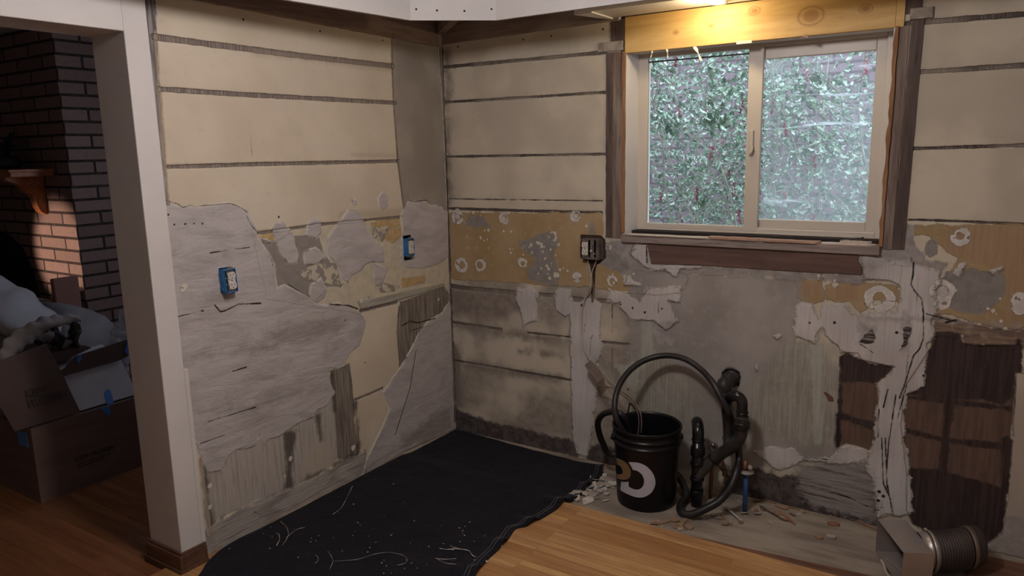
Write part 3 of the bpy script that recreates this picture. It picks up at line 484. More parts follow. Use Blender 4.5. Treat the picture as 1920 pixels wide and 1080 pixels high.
 dict(name='b_drainhole', shapes=[('blob', (1371, 707), .044)], c1=(.02, .016, .015, 1), warp=.016, rim=(.45, .42, .40, 1), bh=-.8, h=-.004),
]
WX0, WX1, WZ0, WZ1 = 1.035, 2.165, 1.17, 2.185     # rough window opening in the wall
P_BOX = uvB((1112, 466))
DH = uvB((1372, 708))
holesB = [(WX0, WZ0, WX1, WZ1), (P_BOX[0]-.045, P_BOX[1]-.048, P_BOX[0]+.05, P_BOX[1]+.05), (DH[0]-.034, DH[1]-.034, DH[0]+.034, DH[1]+.034)]
def placeB(U, V, H): return np.stack([U, -H, V], -1)
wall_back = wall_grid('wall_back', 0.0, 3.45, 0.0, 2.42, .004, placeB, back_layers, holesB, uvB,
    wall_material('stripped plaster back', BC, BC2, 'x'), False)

# ------------------------------------------------------------------ room shell
M_paint = simple('white wall paint', (.66, .63, .62, 1), (.62, .59, .58, 1), 3, .6, bump=.0006, bscale=120)
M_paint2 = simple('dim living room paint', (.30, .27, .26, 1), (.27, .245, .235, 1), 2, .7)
M_ceil = simple('ceiling paint', (.62, .60, .58, 1), None, rough=.8)
def sbox(name, a, b, mat, bevel=0.):
    return struct(MB().box(a, b).build(name, mat, bevel=bevel))
TW0, TW1 = -.185, .022
# wall between the rooms: solid behind the stripped plaster, plus the painted end post and header
sbox('wall_corner_leak_fill', (-.158, .012, 0), (-.010, .118, 2.42), M_paint)  # unseen box added so no light leaks through the corner joint
sbox('wall_left_core', (TW0, -1.655, 0), (-.16, .12, 2.42), M_paint)
struct(MB().box((TW0, -1.752, 0), (TW1, -1.664, 2.42)).box((-.02, -1.664, 0), (TW1-.001, -1.645, .80)).build('wall_left_post', M_paint, bevel=.003))
struct(MB().box((TW0, -4.6, 2.008), (TW1, -1.752, 2.42)).build('wall_left_header', M_paint, bevel=.003))
ceiling = sbox('ceiling', (-4.6, -5.2, 2.42), (3.6, .3, 2.5), M_ceil)
sbox('wall_right', (3.45, -5.2, 0), (3.55, .02, 2.42), M_paint)
sbox('wall_rear', (-4.6, -5.3, 0), (3.6, -5.2, 2.42), M_paint)
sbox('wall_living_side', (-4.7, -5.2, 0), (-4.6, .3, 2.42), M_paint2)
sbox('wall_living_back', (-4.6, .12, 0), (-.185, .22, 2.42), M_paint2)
# sheathing behind the opened-up parts of the back wall (studs bay darkness)
M_sheath = simple('old board sheathing', (.10, .075, .06, 1), (.16, .12, .09, 1), 6, .9, stretch=(1, 1, 8))
b = MB()
for (x0, z0, x1, z1) in ((0, 0, 1.035, 2.42), (2.165, 0, 3.45, 2.42), (1.035, 0, 2.165, 1.10), (1.035, 2.04, 2.165, 2.42)):
    b.box((x0, .13, z0), (x1, .16, z1))
struct(b.build('wall_back_sheathing', M_sheath))

# floors
def plank_mat(name, w=.057, gloss=.30, dark=1.0, red=0):
    t = NT(name)
    br_ = t.new('ShaderNodeTexBrick'); t.put(br_.inputs['Vector'], t.obj())
    br_.offset = .37; br_.offset_frequency = 3; br_.squash = 1
    br_.inputs['Color1'].default_value = (0, 0, 0, 1); br_.inputs['Color2'].default_value = (1, 1, 1, 1); br_.inputs['Mortar'].default_value = (.5, .5, .5, 1)
    br_.inputs['Scale'].default_value = 1; br_.inputs['Mortar Size'].default_value = .0006; br_.inputs['Brick Width'].default_value = 1.1; br_.inputs['Row Height'].default_value = w; br_.inputs['Bias'].default_value = 0
    rnd = br_.outputs[0]; mort = br_.outputs[1]
    # shift the grain per plank
    sep = t.new('ShaderNodeSeparateColor'); t.put(sep.inputs[0], rnd)
    comb = t.new('ShaderNodeCombineXYZ'); t.put(comb.inputs[2], t.math('MULTIPLY', sep.outputs[0], 7.0))
    add = t.new('ShaderNodeVectorMath', operation='ADD'); t.put(add.inputs[0], t.mapped((1.0, 17, 1))); t.put(add.inputs[1], comb.outputs[0])
    n1 = t.noise(1.7, 5, .6, add.outputs[0], 1.0); n2 = t.noise(9, 4, .65, add.outputs[0])
    k = dark
    c = t.mix(t.ramp(n1, .36, .64), (.56*k, (.33-.10*red)*k, (.145-.05*red)*k, 1), (.38*k, (.20-.07*red)*k, (.085-.03*red)*k, 1))
    c = t.mix(t.ramp(n2, .52, .72, 0, .45), c, (.20*k, .085*k, .03*k, 1))
    c = t.mix(t.ramp(sep.outputs[0], .0, 1, 0, .55), c, (.30*k, .125*k, .04*k, 1))
    c = t.mix(t.math('MULTIPLY', mort, .8), c, (.09*k, .04*k, .02*k, 1))
    t.bump(t.math('MULTIPLY_ADD', mort, -1.0, t.math('MULTIPLY', n2, .1)), .0015)
    return t.set(c, gloss, 0, .45)
M_plank = plank_mat('honey oak strip flooring', .042)
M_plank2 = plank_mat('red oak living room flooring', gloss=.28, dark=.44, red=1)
WZ = .018
struct(MB().box((-.06, -5.2, -.03), (3.45, -.505, WZ)).build('floor', M_plank))
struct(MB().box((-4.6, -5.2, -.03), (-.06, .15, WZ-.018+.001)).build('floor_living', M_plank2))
M_sub = simple('dusty plywood subfloor', (.20, .165, .135, 1), (.33, .28, .23, 1), 5, .9, bump=.003, bscale=18, stretch=(.6, 2.2, 1))
struct(MB().box((-.06, -.505, -.03), (3.45, .13, 0)).build('floor_subfloor', M_sub))
M_redoak = wood('old reddish floorboard', (.20, .095, .06, 1), (.12, .055, .036, 1), (.07, .035, .025, 1), 'x', .55)
e = [(1.56, -.503), (1.9, -.47), (2.27, -.435), (2.34, -.42), (2.34, -.503)]
struct(MB().prism(e, .0005, WZ-.002).build('floor_board_edge', M_redoak))
e = [(2.62, -.503), (3.44, -.503), (3.44, -.30), (2.60, -.235), (2.60, -.3)]
struct(MB().prism(e, .0005, WZ-.001).build('floor_board_end', M_redoak))
e = [(2.55, -.232), (2.62, -.235), (3.44, -.297), (3.44, -.05), (2.9, -.04), (2.62, -.06)]
struct(MB().prism(e, .0005, WZ-.006).build('floor_board_back', M_redoak))

# base of the post
M_dkwood = wood('dark stained baseboard', (.15, .075, .045, 1), (.09, .045, .028, 1), (.05, .025, .018, 1), 'x', .4)
b = MB()
b.box((TW0-.014, -1.768, .001), (TW1+.014, -1.752, .085)).box((TW1, -1.752, .001), (TW1+.014, -1.652, .085)).box((TW0-.014, -1.752, .001), (TW0, -1.3, .085))
b.box((TW0-.02, -1.776, .001), (TW1+.02, -1.768, .03)).box((TW1+.014, -1.768, .001), (TW1+.02, -1.652, .03))
b.box((TW0-.009, -1.762, .085), (TW1+.009, -1.752, .096)).box((TW1, -1.752, .085), (TW1+.009, -1.652, .096))
struct(b.build('baseboard_post', M_dkwood, bevel=.002))

# ------------------------------------------------------------------ soffit
ZS = 2.14
pf = [at((300, -34), 2, ZS), at((490, 0), 2, ZS), at((770, 38), 2, ZS), at((930, 38), 2, ZS), at((1170, 5), 2, ZS)]
LX = pf[2].x; BY = pf[3].y
fas = [(LX-.13, -2.0), (LX, pf[2].y), (pf[3].x, BY), (3.44, BY-.005)]
M_soffit = simple('soffit drywall paint', (.62, .595, .59, 1), (.58, .555, .55, 1), 4, .65)
M_rawwood = wood('soffit framing lumber', (.26, .19, .15, 1), (.19, .14, .11, 1), (.12, .085, .07, 1), 'x', .8)
def wallstrip(name, pts, z0, z1, th, mat, bevel=0):
    n = len(pts); out = []
    off = []
    for i in range(n):
        a = Vector(pts[max(i-1, 0)]); c = Vector(pts[min(i+1, n-1)]); p = Vector(pts[i])
        d1 = (p-a).normalized() if i > 0 else (c-p).normalized(); d2 = (c-p).normalized() if i < n-1 else d1
        nn = (Vector((-d1.y, d1.x))+Vector((-d2.y, d2.x))).normalized(); k = 1/max(.4, nn.dot(Vector((-d1.y, d1.x))))
        off.append(p+nn*th*k)
    vs = [(p[0], p[1], z) for z in (z0, z1) for p in list(pts)+[tuple(q) for q in off]]
    N = 2*n; fs = []
    for i in range(n-1):
        fs += [(i, i+1, N+i+1, N+i), (n+i+1, n+i, N+n+i, N+n+i+1), (i+1, i, n+i, n+i+1), (N+i, N+i+1, N+n+i+1, N+n+i)]
    fs += [(0, N, N+n, n), (n-1, 2*n-1, N+2*n-1, N+n-1)]
    return struct(MB().add(vs, fs).build(name, mat, bevel=bevel))
wallstrip('trim_1', fas, ZS, 2.419, .013, M_soffit)
fin = [(x-.0+.0, y) for x, y in fas]
# raw plywood edge / framing behind the drywall face
wallstrip('trim_2', [(fas[0][0]-.014, fas[0][1]), (fas[1][0]-.014, fas[1][1]+.006), (fas[2][0]-.006, fas[2][1]+.014), (fas[3][0], fas[3][1]+.014)], ZS+.006, ZS+.05, .035, M_rawwood)
b = MB()
for y in (-1.75, -1.35, -.95):
    b.box((.004, y, 2.30), (LX-.06, y+.038, 2.418))
for x in (.62, 2.5, 2.9): b.box((x, BY+.06, 2.30), (x+.038, -.02, 2.418))
struct(b.build('trim_3', M_rawwood))
m = Matrix.Translation((.02, -.03, 2.19)) @ Matrix.Rotation(math.radians(-42), 4, 'Z')
struct(MB().box((0, -.019, 0), (.50, .019, .06), m).build('trim_4', M_rawwood))
# white panel over the sink window carrying the puck light
M_panel = simple('white panel paint', (.72, .70, .66, 1), None, rough=.5)
struct(MB().box((1.0, -.222, 2.168), (2.35, -.012, 2.185)).build('trim_5', M_panel))
struct(MB().add([(.915, -.222, 2.162), (1.0, -.222, 2.162), (1.0, -.004, 2.162), (.985, -.004, 2.162), (.915, -.222, 2.186), (1.0, -.222, 2.186), (1.0, -.004, 2.186), (.985, -.004, 2.186)], [(0,3,2,1),(4,5,6,7),(0,1,5,4),(1,2,6,5),(2,3,7,6),(3,0,4,7)]).build('trim_6', M_panel))
# screws in the drywall chamfer
M_screw = simple('black drywall screw', (.02, .02, .02, 1), rough=.4, metal=.6)
ca = Vector((fas[1][0], fas[1][1], 0)); cb = Vector((fas[2][0], fas[2][1], 0)); dd = (cb-ca).normalized(); nn = Vector((dd.y, -dd.x, 0))
for i, (f, z) in enumerate(((.07, .045), (.31, .04), (.63, .038), (.95, .046))):
    c = ca+(cb-ca)*f+Vector((0, 0, ZS+z))
    s_ = MB().lathe([(0, .0012), (.0042, .0012), (.0045, 0)], Matrix.Translation(c+nn*.0005) @ nn.to_track_quat('Z', 'Y').to_matrix().to_4x4(), 12).build('drywall_screw', M_screw, origin=c)
    tag(s_, 'black drywall screw head in the angled soffit piece, ' + ('leftmost of the four', 'second from left of the four', 'third from left of the four', 'rightmost of the four')[i], 'screw')
# puck light fitting
pk = empty('puck_light', (1.52, -.11, 2.15), 'small round puck light under the white panel above the window', 'light')
part(MB().lathe([(0, 2.168), (.034, 2.168), (.036, 2.158), (.030, 2.152), (.0, 2.152)], Matrix.Translation((1.52, -.11, 0)), 24), 'housing', M_panel, pk)

# ------------------------------------------------------------------ window and its framing
def PB(px, y=0.0): h = at(px, 1, y); return h.x, h.z
M_vinyl = simple('almond vinyl window frame', (.55, .50, .44, 1), None, rough=.38, spec=.5)
M_return = simple('window return drywall', (.66, .66, .68, 1), (.60, .60, .62, 1), 4, .7)
def pane_mat(name, base, streak):
    t = NT(name); n = t.n
    out = n['Material Output']; n.remove(t.b)
    tr = t.new('ShaderNodeBsdfTransparent'); tr.inputs[0].default_value = (.96, .98, .98, 1)
    gl = t.new('ShaderNodeBsdfGlossy'); gl.inputs['Roughness'].default_value = .02
    df = t.new('ShaderNodeBsdfTranslucent'); df.inputs[0].default_value = (.9, .93, .97, 1)
    v = t.mapped((.8, 1, 7), (0, math.radians(-9), 0))
    web = t.ramp(t.noise(2.6, 6, .62, v, .8), .57, .74, 0, streak)
    dust = t.ramp(t.noise(1.7, 2), .35, .7, base*.5, base*1.4)
    fac = t.math('ADD', web, dust, clamp=True)
    m1 = t.new('ShaderNodeMixShader'); t.put(m1.inputs[0], fac); t.put(m1.inputs[1], tr.outputs[0]); t.put(m1.inputs[2], df.outputs[0])
    fr = t.new('ShaderNodeFresnel'); fr.inputs[0].default_value = 1.35
    m2 = t.new('ShaderNodeMixShader'); t.put(m2.inputs[0], fr.outputs[0]); t.put(m2.inputs[1], m1.outputs[0]); t.put(m2.inputs[2], gl.outputs[0])
    t.t.links.new(m2.outputs[0], out.inputs['Surface']); return t.m
M_glass1 = pane_mat('clean window glass', .02, .05)
M_glass2 = pane_mat('dusty window glass with cobweb', .105, .6)
YF = .112
fx0 = PB((1196, 300), YF)[0]; fx1 = PB((1664, 260))[0]-.003
_, fz0 = PB((1420, 440), YF); _, fz1 = PB((1300, 86), YF)
gx0, _ = PB((1212, 300), YF+.01); gxm0, _ = PB((1400, 300), YF+.01); gxm1, _ = PB((1427, 300), YF+.01); gx1, _ = PB((1632, 260), YF+.01)
_, gz0 = PB((1300, 421), YF+.01); _, gz1 = PB((1300, 110), YF+.01)
_, hz0 = PB((1520, 415), YF+.02); _, hz1 = PB((1530, 102), YF+.02)
win = empty('window_1', (fx0, YF, fz0), None, None); struct(win)
def frame_mb(x0, z0, x1, z1, bl_, br2, bb, bt, y0, y1):
    b = MB()
    b.box((x0, y0, z0), (x0+bl_, y1, z1)); b.box((x1-br2, y0, z0), (x1, y1, z1))
    b.box((x0+bl_, y0, z0), (x1-br2, y1, z0+bb)); b.box((x0+bl_, y0, z1-bt), (x1-br2, y1, z1)); return b
part(frame_mb(fx0, fz0, fx1, fz1, .030, .034, .028, .030, YF, YF+.075), 'frame', M_vinyl, win, .003)
part(MB().box((fx0+.03, YF+.004, fz0+.028), (fx1-.03, YF+.01, fz0+.034)).box((fx0+.006, YF-.004, fz0+.004), (fx1-.006, YF, fz0+.009)), 'track', M_vinyl, win)
sl = frame_mb(fx0+.012, fz0+.012, gxm1-.003, fz1-.012, gx0-fx0-.012+.008, gxm1-gxm0, gz0-fz0-.010, .022, YF-.001, YF+.022)
part(sl, 'sash', M_vinyl, win, .003)
sr = frame_mb(gxm0+.002, fz0+.02, fx1-.01, fz1-.01, .042, fx1-gx1-.01, hz0-fz0-.018, fz1-hz1-.008, YF+.024, YF+.050)
part(sr, 'sash', M_vinyl, win, .003)
part(MB().box((gx0, YF+.011, gz0-.01), (gxm0+.01, YF+.014, gz1+.02)), 'glass', M_glass1, win)
part(MB().box((gxm1, YF+.037, hz0-.01), (gx1+.01, YF+.040, hz1+.02)), 'glass', M_glass2, win)
M_seal = simple('black rubber glazing seal', (.03, .03, .035, 1), rough=.6)
part(frame_mb(gx0-.001, gz0-.003, gxm0+.002, gz1+.004, .004, .003, .003, .006, YF+.002, YF+.0105), 'seal', M_seal, win)
lx, lz = PB((1409, 268), YF)
lk = part(MB().bevbox((lx-.010, YF-.012, lz-.045), (lx+.010, YF-.001, lz+.055), .004), 'latch', M_vinyl, win)
part(MB().tube(smoothpath([(lx+.004, YF-.013, lz-.005), (lx+.012, YF-.022, lz-.025), (lx+.004, YF-.022, lz-.045), (lx-.004, YF-.014, lz-.05)], 5), .003, 8), 'latch_lever', M_vinyl, lk)

# drywall returns and header
HX0, HZ0 = PB((1172, 100)); HX1, HZ1_ = PB((1672, 52)); HZB = (HZ0+HZ1_)/2
rx0 = PB((1172, 260))[0]; rx1 = PB((1664, 260))[0]
struct(MB().prism([(rx0-.02, .002), (rx0+.003, .002), (fx0+.001, YF+.002), (rx0-.02, YF+.002)], 1.182, HZB+.01).build('window_return_left', M_return))
struct(MB().box((rx1-.004, .002, 1.182), (rx1+.018, YF+.002, HZB+.01)).build('window_return_right', M_return))
struct(MB().box((rx0, .030, HZB+.002), (rx1, YF+.002, HZB+.016)).build('window_return_top', M_return))
def header_mat():
    t = NT('yellow plywood header')
    v = t.mapped((1.1, 9, 9)); n1 = t.noise(1.7, 5, .6, v, 1.2); n2 = t.noise(14, 4, .6, v)
    c = t.mix(t.ramp(n1, .35, .65), (.60, .40, .16, 1), (.50, .31, .11, 1))
    c = t.mix(t.ramp(n2, .55, .75, 0, .35), c, (.36, .20, .07, 1))
    for (kx, kz, r) in ((PB((1521, 30))[0], PB((1521, 30))[1], .026), (PB((1415, 21))[0], PB((1415, 21))[1], .012), (PB((1624, 16))[0], PB((1624, 16))[1], .012), (PB((1334, 49))[0], PB((1334, 49))[1], .007), (PB((1268, 61))[0], PB((1268, 61))[1], .006)):
        d = t.new('ShaderNodeVectorMath', operation='DISTANCE'); t.put(d.inputs[0], t.mapped((.75, 0, 1))); d.inputs[1].default_value = (kx*.75, 0, kz)
        dd_ = t.math('MULTIPLY_ADD', n1, .014, d.outputs['Value'])
        c = t.mix(t.ramp(dd_, r*.6+.006, r*1.25+.008, .7, 0), c, (.27, .12, .035, 1))
        c = t.mix(t.math('MULTIPLY', t.ramp(dd_, r*1.1+.007, r*1.3+.008), t.ramp(dd_, r*1.3+.008, r*1.6+.01, .5, 0)), c, (.22, .10, .03, 1))
    t.bump(n2, .0008); return t.set(c, .55, 0, .35)
M_header = header_mat()
struct(MB().box((HX0, -.004, HZB), (HX1+.012, .030, 2.166)).build('window_header', M_header, bevel=.0015))
x_, z_ = PB((1684, 30))
struct(MB().box((HX1+.013, -.008, PB((1680, 50))[1]-.004), (PB((1697, 30))[0], .03, 2.25)).build('trim_7', M_header, bevel=.002))
M_old = wood('old grey brown stud', (.25, .195, .165, 1), (.13, .09, .07, 1), (.05, .036, .03, 1), 'z', .85, .003)
M_olddk = wood('dark grimy stud', (.125, .09, .08, 1), (.07, .05, .045, 1), (.035, .027, .025, 1), 'z', .85, .003)
M_brown = wood('split brown jamb wood', (.30, .155, .075, 1), (.20, .095, .045, 1), (.36, .24, .15, 1), 'z', .8, .004)
M_reddk = wood('reddish brown sill framing', (.150, .085, .068, 1), (.10, .058, .048, 1), (.055, .035, .03, 1), 'x', .8, .002)
def zed(px): return PB(px)[1]
def stud(name, pxl, pxr, zb, zt, y0, y1, mat, slant=0., jag=0., seed=1):
    """rough-sawn upright with a slightly ragged edge; px are taken at mid height"""
    xl = PB((pxl, 260))[0]; xr = PB((pxr, 260))[0]; r_ = random.Random(seed); n = 26
    L_ = []; R_ = []
    for i in range(n+1):
        z = zb+(zt-zb)*i/n
        L_.append((xl+r_.uniform(-jag, jag)+slant*(z-1.6), z)); R_.append((xr+r_.uniform(-jag, jag)*.5+slant*(z-1.6), z))
    vs = [(x, y0, z) for x, z in L_]+[(x, y0, z) for x, z in R_]+[(x, y1, z) for x, z in L_]+[(x, y1, z) for x, z in R_]
    N = n+1; fs = []
    for i in range(n):
        fs += [(i, N+i, N+i+1, i+1), (2*N+i, 2*N+i+1, 3*N+i+1, 3*N+i), (i, i+1, 2*N+i+1, 2*N+i), (N+i, 3*N+i, 3*N+i+1, N+i+1)]
    fs += [(0, 2*N, 3*N, N), (n, N+n, 3*N+n, 2*N+n)]
    return struct(MB().add(vs, fs).build(name, mat))
zb = zed((1150, 446)); zt = zed((1150, 98))
stud('trim_8', 1136.5, 1149, zb, zt, -.0035, .1, M_olddk, 0, .0015, 1)
stud('trim_9', 1149.5, 1167, zb, zt, -.004, .1, M_old, 0, .0015, 2)
stud('trim_10', 1167, 1172.5, 1.19, zt, -.008, .02, M_brown, 0, .0022, 3)
stud('trim_11', 1145, 1172, zed((1160, 78)), 2.16, -.003, .1, M_olddk, 0, .002, 4)
M_plpaint = simple('painted wood block', (.33, .29, .25, 1), (.20, .165, .14, 1), 30, .8, bump=.001)
xa, za = PB((1122, 99)); xb, zb2 = PB((1169, 76))
struct(MB().box((xa, -.008, za), (xb, .03, zb2)).build('trim_12', M_plpaint, bevel=.002))
zb = zed((1650, 462)); zt = zed((1680, 50))
stud('trim_13', 1663, 1670, zb, zt-.0, -.014, .02, M_brown, .008, .0035, 5)
stud('trim_14', 1669.5, 1689, zb-.01, zt, -.004, .1, M_old, .008, .001, 6)
stud('trim_15', 1690.5, 1714, zb-.008, zt+.06, -.0035, .1, M_olddk, .012, .001, 7)
xa, za = PB((1706, 38)); xb, zb2 = PB((1751, 12))
struct(MB().box((xa, -.012, za), (xb, .03, zb2)).build('trim_16', M_plpaint, bevel=.002))
struct(MB().box((PB((1698, 10))[0], -.003, zt+.04), (PB((1730, 10))[0], .03, 2.40)).build('trim_17', M_olddk))
# sill
SX0 = PB((1167, 440))[0]; SX1 = PB((1646, 455))[0]
sz1 = PB((1400, 450))[1]; sz0 = PB((1400, 465))[1]
M_sill = wood('weathered sill board', (.30, .25, .225, 1), (.19, .15, .135, 1), (.11, .085, .075, 1), 'x', .85, .002)
struct(MB().box((SX0, -.020, sz0), (SX1+.01, .11, sz1)).build('window_sill', M_sill, bevel=.002))
struct(MB().box((SX0, .06, sz1+.0005), (SX1, .118, fz0+.002)).build('window_sill_shade_fill', simple('near black filler under the window', (.02, .016, .015, 1), rough=.9)))  # near-black block, gap shade put into its colour; also stops light leaks
apr = [PB(p) for p in ((1214, 456), (1400, 463), (1611, 476), (1608, 488), (1617, 500), (1615, 514), (1480, 507), (1330, 497), (1222, 494))]
struct(MB().prism([(x, z) for x, z in apr], 0, .012, Matrix(((1, 0, 0, 0), (0, 0, -1, .004), (0, 1, 0, 0), (0, 0, 0, 1)))).build('trim_18', M_reddk))
# shards on the sill
M_shard = wood('torn reddish trim wood', (.40, .245, .17, 1), (.30, .17, .115, 1), (.50, .38, .30, 1), 'x', .7, .001)
M_pale = simple('pale torn wood top', (.60, .52, .46, 1), (.50, .42, .36, 1), 20, .75)
def shard(pts, y0, th, z, label, mat, name='wood_shard', cat='wood'):
    x = [PB(p, y0)[0] for p in pts[0]]
    r_ = random.Random(len(label)); n = 12; a = pts[0][0]; b_ = pts[0][1]; xa = PB(a, y0)[0]; xb = PB(b_, y0)[0]; w = pts[1]
    fr = []; bk = []
    for i in range(n+1):
        f = i/n; fr.append((xa+(xb-xa)*f, y0+r_.uniform(-.003, .003)+(.012 if i in (0, n) else 0))); bk.append((xa+(xb-xa)*f*.985+.004, y0+w+r_.uniform(-.008, .006)))
    o = MB().prism(fr+bk[::-1], z, z+th).build(name, mat, origin=(xa, y0, z)); tag(o, label, cat); return o
shard(([(1172, 447), (1330, 449)], .045), -.028, .005, sz1+.0003, 'long pale torn wood strip on the left half of the window sill', M_pale)
shard(([(1325, 448), (1425, 450)], .055), -.026, .009, sz1+.0003, 'reddish torn trim piece at the middle of the window sill', M_shard)
shard(([(1424, 450), (1535, 459)], .05), -.030, .009, sz1+.0003, 'reddish brown trim piece with a pointed right end on the window sill', M_shard)
shard(([(1536, 458), (1640, 462)], .05), -.018, .004, sz1+.0003, 'thin pale splintered strip at the right end of the window sill', M_pale)
shard(([(1574, 452), (1632, 456)], .02), .004, .011, sz1+.0045, 'pale wood offcut with nails resting at the right end of the sill', M_pale)
M_nail = simple('rusty nail steel', (.13, .10, .085, 1), rough=.45, metal=.8)
for lab, p0, p1 in (('bent rusty nail lying across the offcut on the sill', (1576, 452), (1616, 445)), ('rusty nail leaning upright beside the offcut on the sill', (1608, 453), (1618, 443))):
    a = Vector(at(p0, 1, -.004)); b_ = Vector(at(p1, 1, .012)); a.z = max(a.z, sz1+.017); b_.z = a.z+.012
    mid = (a+b_)/2+Vector((0, 0, .002))
    nb = MB().tube(smoothpath([a, mid, b_], 4), .0016, 8); d = (b_-mid).normalized(); nb.tube([b_, b_+d*.0015], .0045, 10)
    tag(nb.build('nail', M_nail, origin=a), lab, 'nail')
# plaster slivers hanging below the header
M_sliver = simple('torn drywall paper', (.72, .64, .52, 1), rough=.8)
for (p0, p1, w, lab) in (((1223, 95), (1220, 108), .004, 'small curled paper sliver hanging at the left end of the header'), ((1250, 91), (1252, 110), .004, 'thin straight paper sliver hanging under the header'), ((1302, 87), (1315, 114), .008, 'longest torn paper sliver hanging under the header')):
    a = Vector(at(p0, 1, -.002)); b_ = Vector(at(p1, 1, -.018)); a.z = max(a.z, HZB)
    m_ = (a+b_)/2+Vector((0.003, -.004, 0))
    pp = smoothpath([a, m_, b_], 5); vs = []; n = len(pp)
    for i, q in enumerate(pp):
        ww = w*(1-.55*i/n)*(.7+.5*math.sin(i*.9)); vs += [q+Vector((-ww, 0, 0)), q+Vector((ww, 0, 0)), q+Vector((ww, .0012, 0)), q+Vector((-ww, .0012, 0))]
    fs = [(4*i+k, 4*i+(k+1) % 4, 4*i+4+(k+1) % 4, 4*i+4+k) for i in range(n-1) for k in range(4)]+[(0, 1, 2, 3), (4*n-1, 4*n-2, 4*n-3, 4*n-4)]
    tag(MB().add(vs, fs).build('paper_sliver', M_sliver, origin=a), lab, 'paper')
x_, z_ = PB((1394, 83), -.003)
tag(MB().box((x_-.028, -.009, HZB-.008), (x_+.036, -.0045, HZB+.004)).build('wood_shim', M_pale, origin=(x_, -.006, HZB-.008)), 'bright white shim tucked under the middle of the yellow header', 'shim')
x_, z_ = PB((1508, 66), -.003)
tag(MB().prism([(x_-.028, HZB-.012), (x_-.004, HZB-.002), (x_+.004, HZB+.008), (x_+.018, HZB-.006), (x_+.012, HZB-.010), (x_, HZB-.004)], 0, .004, Matrix(((1, 0, 0, 0), (0, 0, -1, -.0045), (0, 1, 0, 0), (0, 0, 0, 1)))).build('wood_splinter', M_shard), 'small split wood chip sticking out under the right half of the header', 'wood')

# ------------------------------------------------------------------ outside: neighbour's brick wall, holly, ground
def brick_mat(name, c1, c2, mortar, rowh, bw, ms, vec_expr='x+y', bumpd=.006, smooth=.1, rough=.85):
    t = NT(name)
    sp = t.new('ShaderNodeSeparateXYZ'); t.put(sp.inputs[0], t.obj())
    u = t.math('ADD', sp.outputs[0], sp.outputs[1]) if vec_expr == 'x+y' else sp.outputs[0]
    cb_ = t.new('ShaderNodeCombineXYZ'); t.put(cb_.inputs[0], u); t.put(cb_.inputs[1], sp.outputs[2])
    br_ = t.new('ShaderNodeTexBrick'); t.put(br_.inputs['Vector'], cb_.outputs[0])
    br_.inputs['Color1'].default_value = c1; br_.inputs['Color2'].default_value = c2; br_.inputs['Mortar'].default_value = mortar
    br_.inputs['Scale'].default_value = 1; br_.inputs['Mortar Size'].default_value = ms; br_.inputs['Mortar Smooth'].default_value = smooth
    br_.inputs['Brick Width'].default_value = bw; br_.inputs['Row Height'].default_value = rowh; br_.inputs['Bias'].default_value = 0
    n = t.noise(30, 4)
    c = t.mix(t.ramp(n, .45, .7, 0, .35), br_.outputs[0], tuple(x*.6 for x in c1[:3])+(1,))
    t.bump(t.math('MULTIPLY_ADD', br_.outputs[1], -1., t.math('MULTIPLY', n, .15)), bumpd)
    return t.set(c, rough, 0, .25)
M_nbrick = brick_mat('neighbour purple brick', (.20, .145, .165, 1), (.16, .115, .135, 1), (.09, .065, .075, 1), .075, .24, .008)
struct(MB().box((-4, 2.9, -.4), (5.5, 3.1, 3.0)).build('neighbour_wall', M_nbrick))
M_grass = simple('outdoor ground', (.10, .12, .06, 1), (.16, .14, .10, 1), 3, .95)
struct(MB().box((-6, .22, -.45), (8, 3.2, -.4)).build('ground', M_grass))
hb = empty('holly_bush', (1.1, 1.7, -.4), 'dense holly bush with glossy leaves and red berries outside the window', 'bush')
M_bark = simple('grey green twig', (.34, .33, .27, 1), (.24, .23, .19, 1), 20, .8)
R3 = random.Random(11)
bm_ = MB(); tips = []
for s_ in range(17):
    bx = R3.uniform(-.1, 2.4); by = R3.uniform(1.35, 1.9)
    p = Vector((bx, by, -.39)); path = [p.copy()]; d = Vector((R3.uniform(-.35, .35), R3.uniform(-.15, .1), 1)).normalized()
    for k in range(11):
        d = (d+Vector((R3.uniform(-.22, .22), R3.uniform(-.16, .12), .05))).normalized(); p = p+d*.26; path.append(p.copy())
        if k > 2:
            for q in range(2):
                e_ = (d*.4+Vector((R3.uniform(-1, 1), R3.uniform(-.9, .4), R3.uniform(-.2, .7)))).normalized(); pp = p.copy(); sp_ = [pp.copy()]
                for j in range(4):
                    e_ = (e_+Vector((R3.uniform(-.3, .3), R3.uniform(-.3, .3), R3.uniform(-.1, .3)))).normalized(); pp = pp+e_*.11; sp_.append(pp.copy()); tips.append((pp.copy(), e_.copy()))
                bm_.tube(sp_, [.004, .0035, .003, .0022, .0015], 5, False)
    bm_.tube(path, [.013-.001*i for i in range(len(path))], 6, False)
part(bm_, 'branch', M_bark, hb)
def leaf_mat():
    t = NT('holly leaf')
    g = t.new('ShaderNodeNewGeometry'); r_ = g.outputs['Random Per Island']
    c = t.mix(t.ramp(r_, 0, 1), (.05, .12, .065, 1), (.19, .31, .20, 1))
    c = t.mix(t.ramp(r_, .82, .9), c, (.45, .58, .46, 1))
    return t.set(c, .20, 0, 1.0, **{'Coat Weight': 1.0, 'Coat Roughness': .10})
lv, lf = [], []
prof = [(0, 0), (.16, .30), (.26, .24), (.40, .46), (.52, .32), (.66, .42), (.78, .22), (1, 0)]
